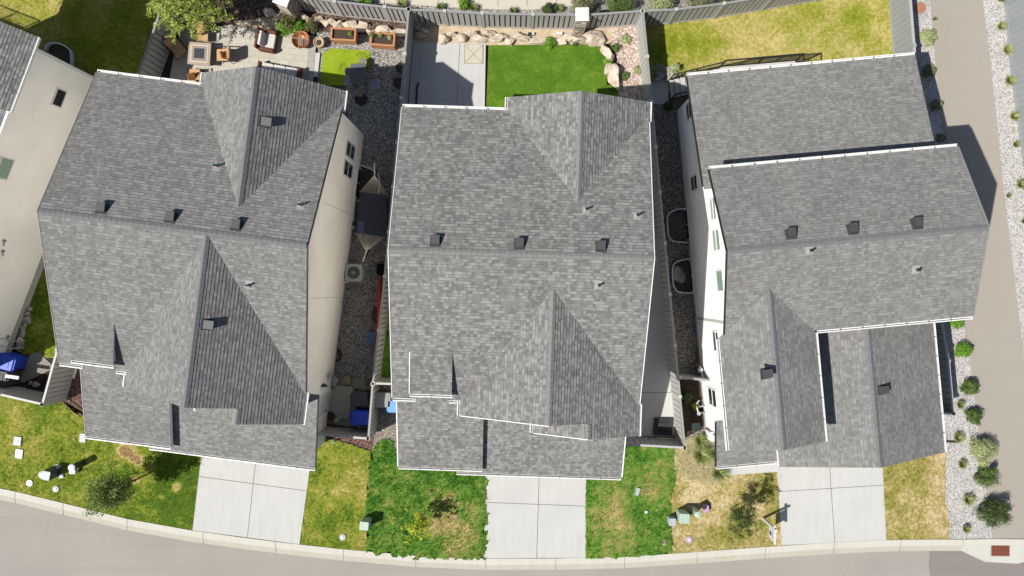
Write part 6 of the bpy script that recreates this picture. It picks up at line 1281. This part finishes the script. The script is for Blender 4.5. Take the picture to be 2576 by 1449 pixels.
# faded utility marking paint on kerb and street
def paint(name, px, py, strokes, s, mat, z, rz=0):
    m = MB(); c = P(px, py, 0); R_ = Matrix.Rotation(rz, 3, 'Z')
    for a, b in strokes:
        a, b = R_ @ Vector((a[0]*s, a[1]*s, 0)), R_ @ Vector((b[0]*s, b[1]*s, 0)); n = Vector((-(b-a).y, (b-a).x, 0)).normalized()*.017; zz = Vector((c.x, c.y, z)); m.face([a-n+zz, b-n+zz, b+n+zz, a+n+zz])
    o = m.build(name, mat); o['kind'] = 'structure'
YP = plain('faded_yellow_paint', C(246, 240, 196), .9, .1, var=.06, scale=20); PP = plain('faded_pink_paint', C(214, 160, 160), .9, .1, var=.1, scale=15)
paint('kerb_paint', 1833, 1403, [((-4, 1), (-3, 1)), ((-4, 0), (-3.2, 0)), ((-4, -1), (-3, -1)), ((-4, -1), (-4, 1)), ((-2.4, 1), (-1.6, 1)), ((-2.4, 1), (-2.4, 0)), ((-2.4, 0), (-1.6, 0)), ((-1.6, 0), (-1.6, -1)), ((-1.6, -1), (-2.4, -1)), ((-.6, 1), (-.6, -1)), ((-1, .4), (-.6, 1)), ((-.6, 1), (-.2, .4)), ((.6, .1), (.9, .1)), ((1.5, 1), (1.5, -1)), ((1.5, 1), (2.3, 1)), ((1.5, 0), (2.2, 0)), ((2.7, -1), (3.2, 1)), ((3.2, 1), (3.7, -1))], .085, YP, -.048, .06)
paint('street_paint', 115, 1335, [((0, 1.6), (0, 1.0)), ((.1, .6), (-.1, .1)), ((-.1, -.3), (0, -.7)), ((-.2, -1), (-.2, -1.5))], .3, PP, -.1, -.1)
# ---- deck behind the right house
def deck():
    root = thing('deck', 'raised pale deck with black metal railing and side stairs behind the right house', 'deck', P(1900, 180, 0)); z = 1.9
    fr = Frame(P(1810, 169.5, z), 4.9); L = fr.uv(P(2001, 152, z))[0]; m = MB(); nb = 11
    for k in range(nb): m.prism([fr(0, -.17*k, z-.04), fr(L, -.17*k, z-.04), fr(L, -.17*k-.155, z-.04), fr(0, -.17*k-.155, z-.04)], (0, 0, .04))
    m.prism([fr(0, 0, z-.3), fr(L, 0, z-.3), fr(L, -1.8, z-.3), fr(0, -1.8, z-.3)], (0, 0, .25)); wparent(m.build('platform', DECKM), root)
    for u in (.1, L/2, L-.1): m = MB(); m.box(fr(u, -.1, (z-.3)/2), (.12, .12, z-.3), rz=fr.a); wparent(m.build('support_post', WTRIM), root)
    # railing along the back edge
    def rail(a, b, h=.98, name='railing'):
        m = MB(); d = b-a; n = max(2, int(Vector((d.x, d.y, 0)).length/.115)); up = Vector((0, 0, 1)); m.tube([a+up*h, b+up*h], .036, 6); m.tube([a+up*.08, b+up*.08], .028, 6)
        for k in range(n+1): p = a.lerp(b, k/n); m.tube([p+up*.08, p+up*h], .017, 4, caps=False)
        for p in (a, b): m.tube([p, p+up*(h+.04)], .035, 6)
        wparent(m.build(name, BLACK), root)
    rail(fr(0, .02, z), fr(L/2, .02, z)); rail(fr(L/2, .02, z), fr(L, .02, z)); rail(fr(L, .0, z), fr(L, -1.7, z))
    # stairs going down to the left
    s0, s1 = P(1810, 171, z), P(1684, 203, .12); n = 9; m = MB(); wd = Vector((0, -1, 0))*1.0
    d = (s1-s0); dd = Vector((d.x, d.y, 0)).normalized(); wd = Vector((0.09, -1, 0)).normalized()*.95
    for k in range(n):
        p = s0+dd*(Vector((d.x, d.y, 0)).length/n*k); run = Vector((d.x, d.y, 0)).length/n; zz = z-(z-.02)*(k+1)/(n+1); p = Vector((p.x, p.y, zz)); m.prism([p-Vector((0, 0, .04)), p+dd*(run+.02)-Vector((0, 0, .04)), p+dd*(run+.02)+wd-Vector((0, 0, .04)), p+wd-Vector((0, 0, .04))], (0, 0, .04)); m.prism([p-Vector((0, 0, .2)), p+dd*.03-Vector((0, 0, .2)), p+dd*.03+wd-Vector((0, 0, .2)), p+wd-Vector((0, 0, .2))], (0, 0, .16))
    wparent(m.build('stair', DECKM), root)
    top = Vector((s0.x, s0.y, z-.1)); rail(top+Vector((0, .02, 0)), top.lerp(s1, .5)+Vector((0, .02, 0))); rail(top.lerp(s1, .5)+Vector((0, .02, 0)), s1+Vector((0, .02, 0)))
    rail(s1+wd, top.lerp(s1, .45)+wd)
deck()
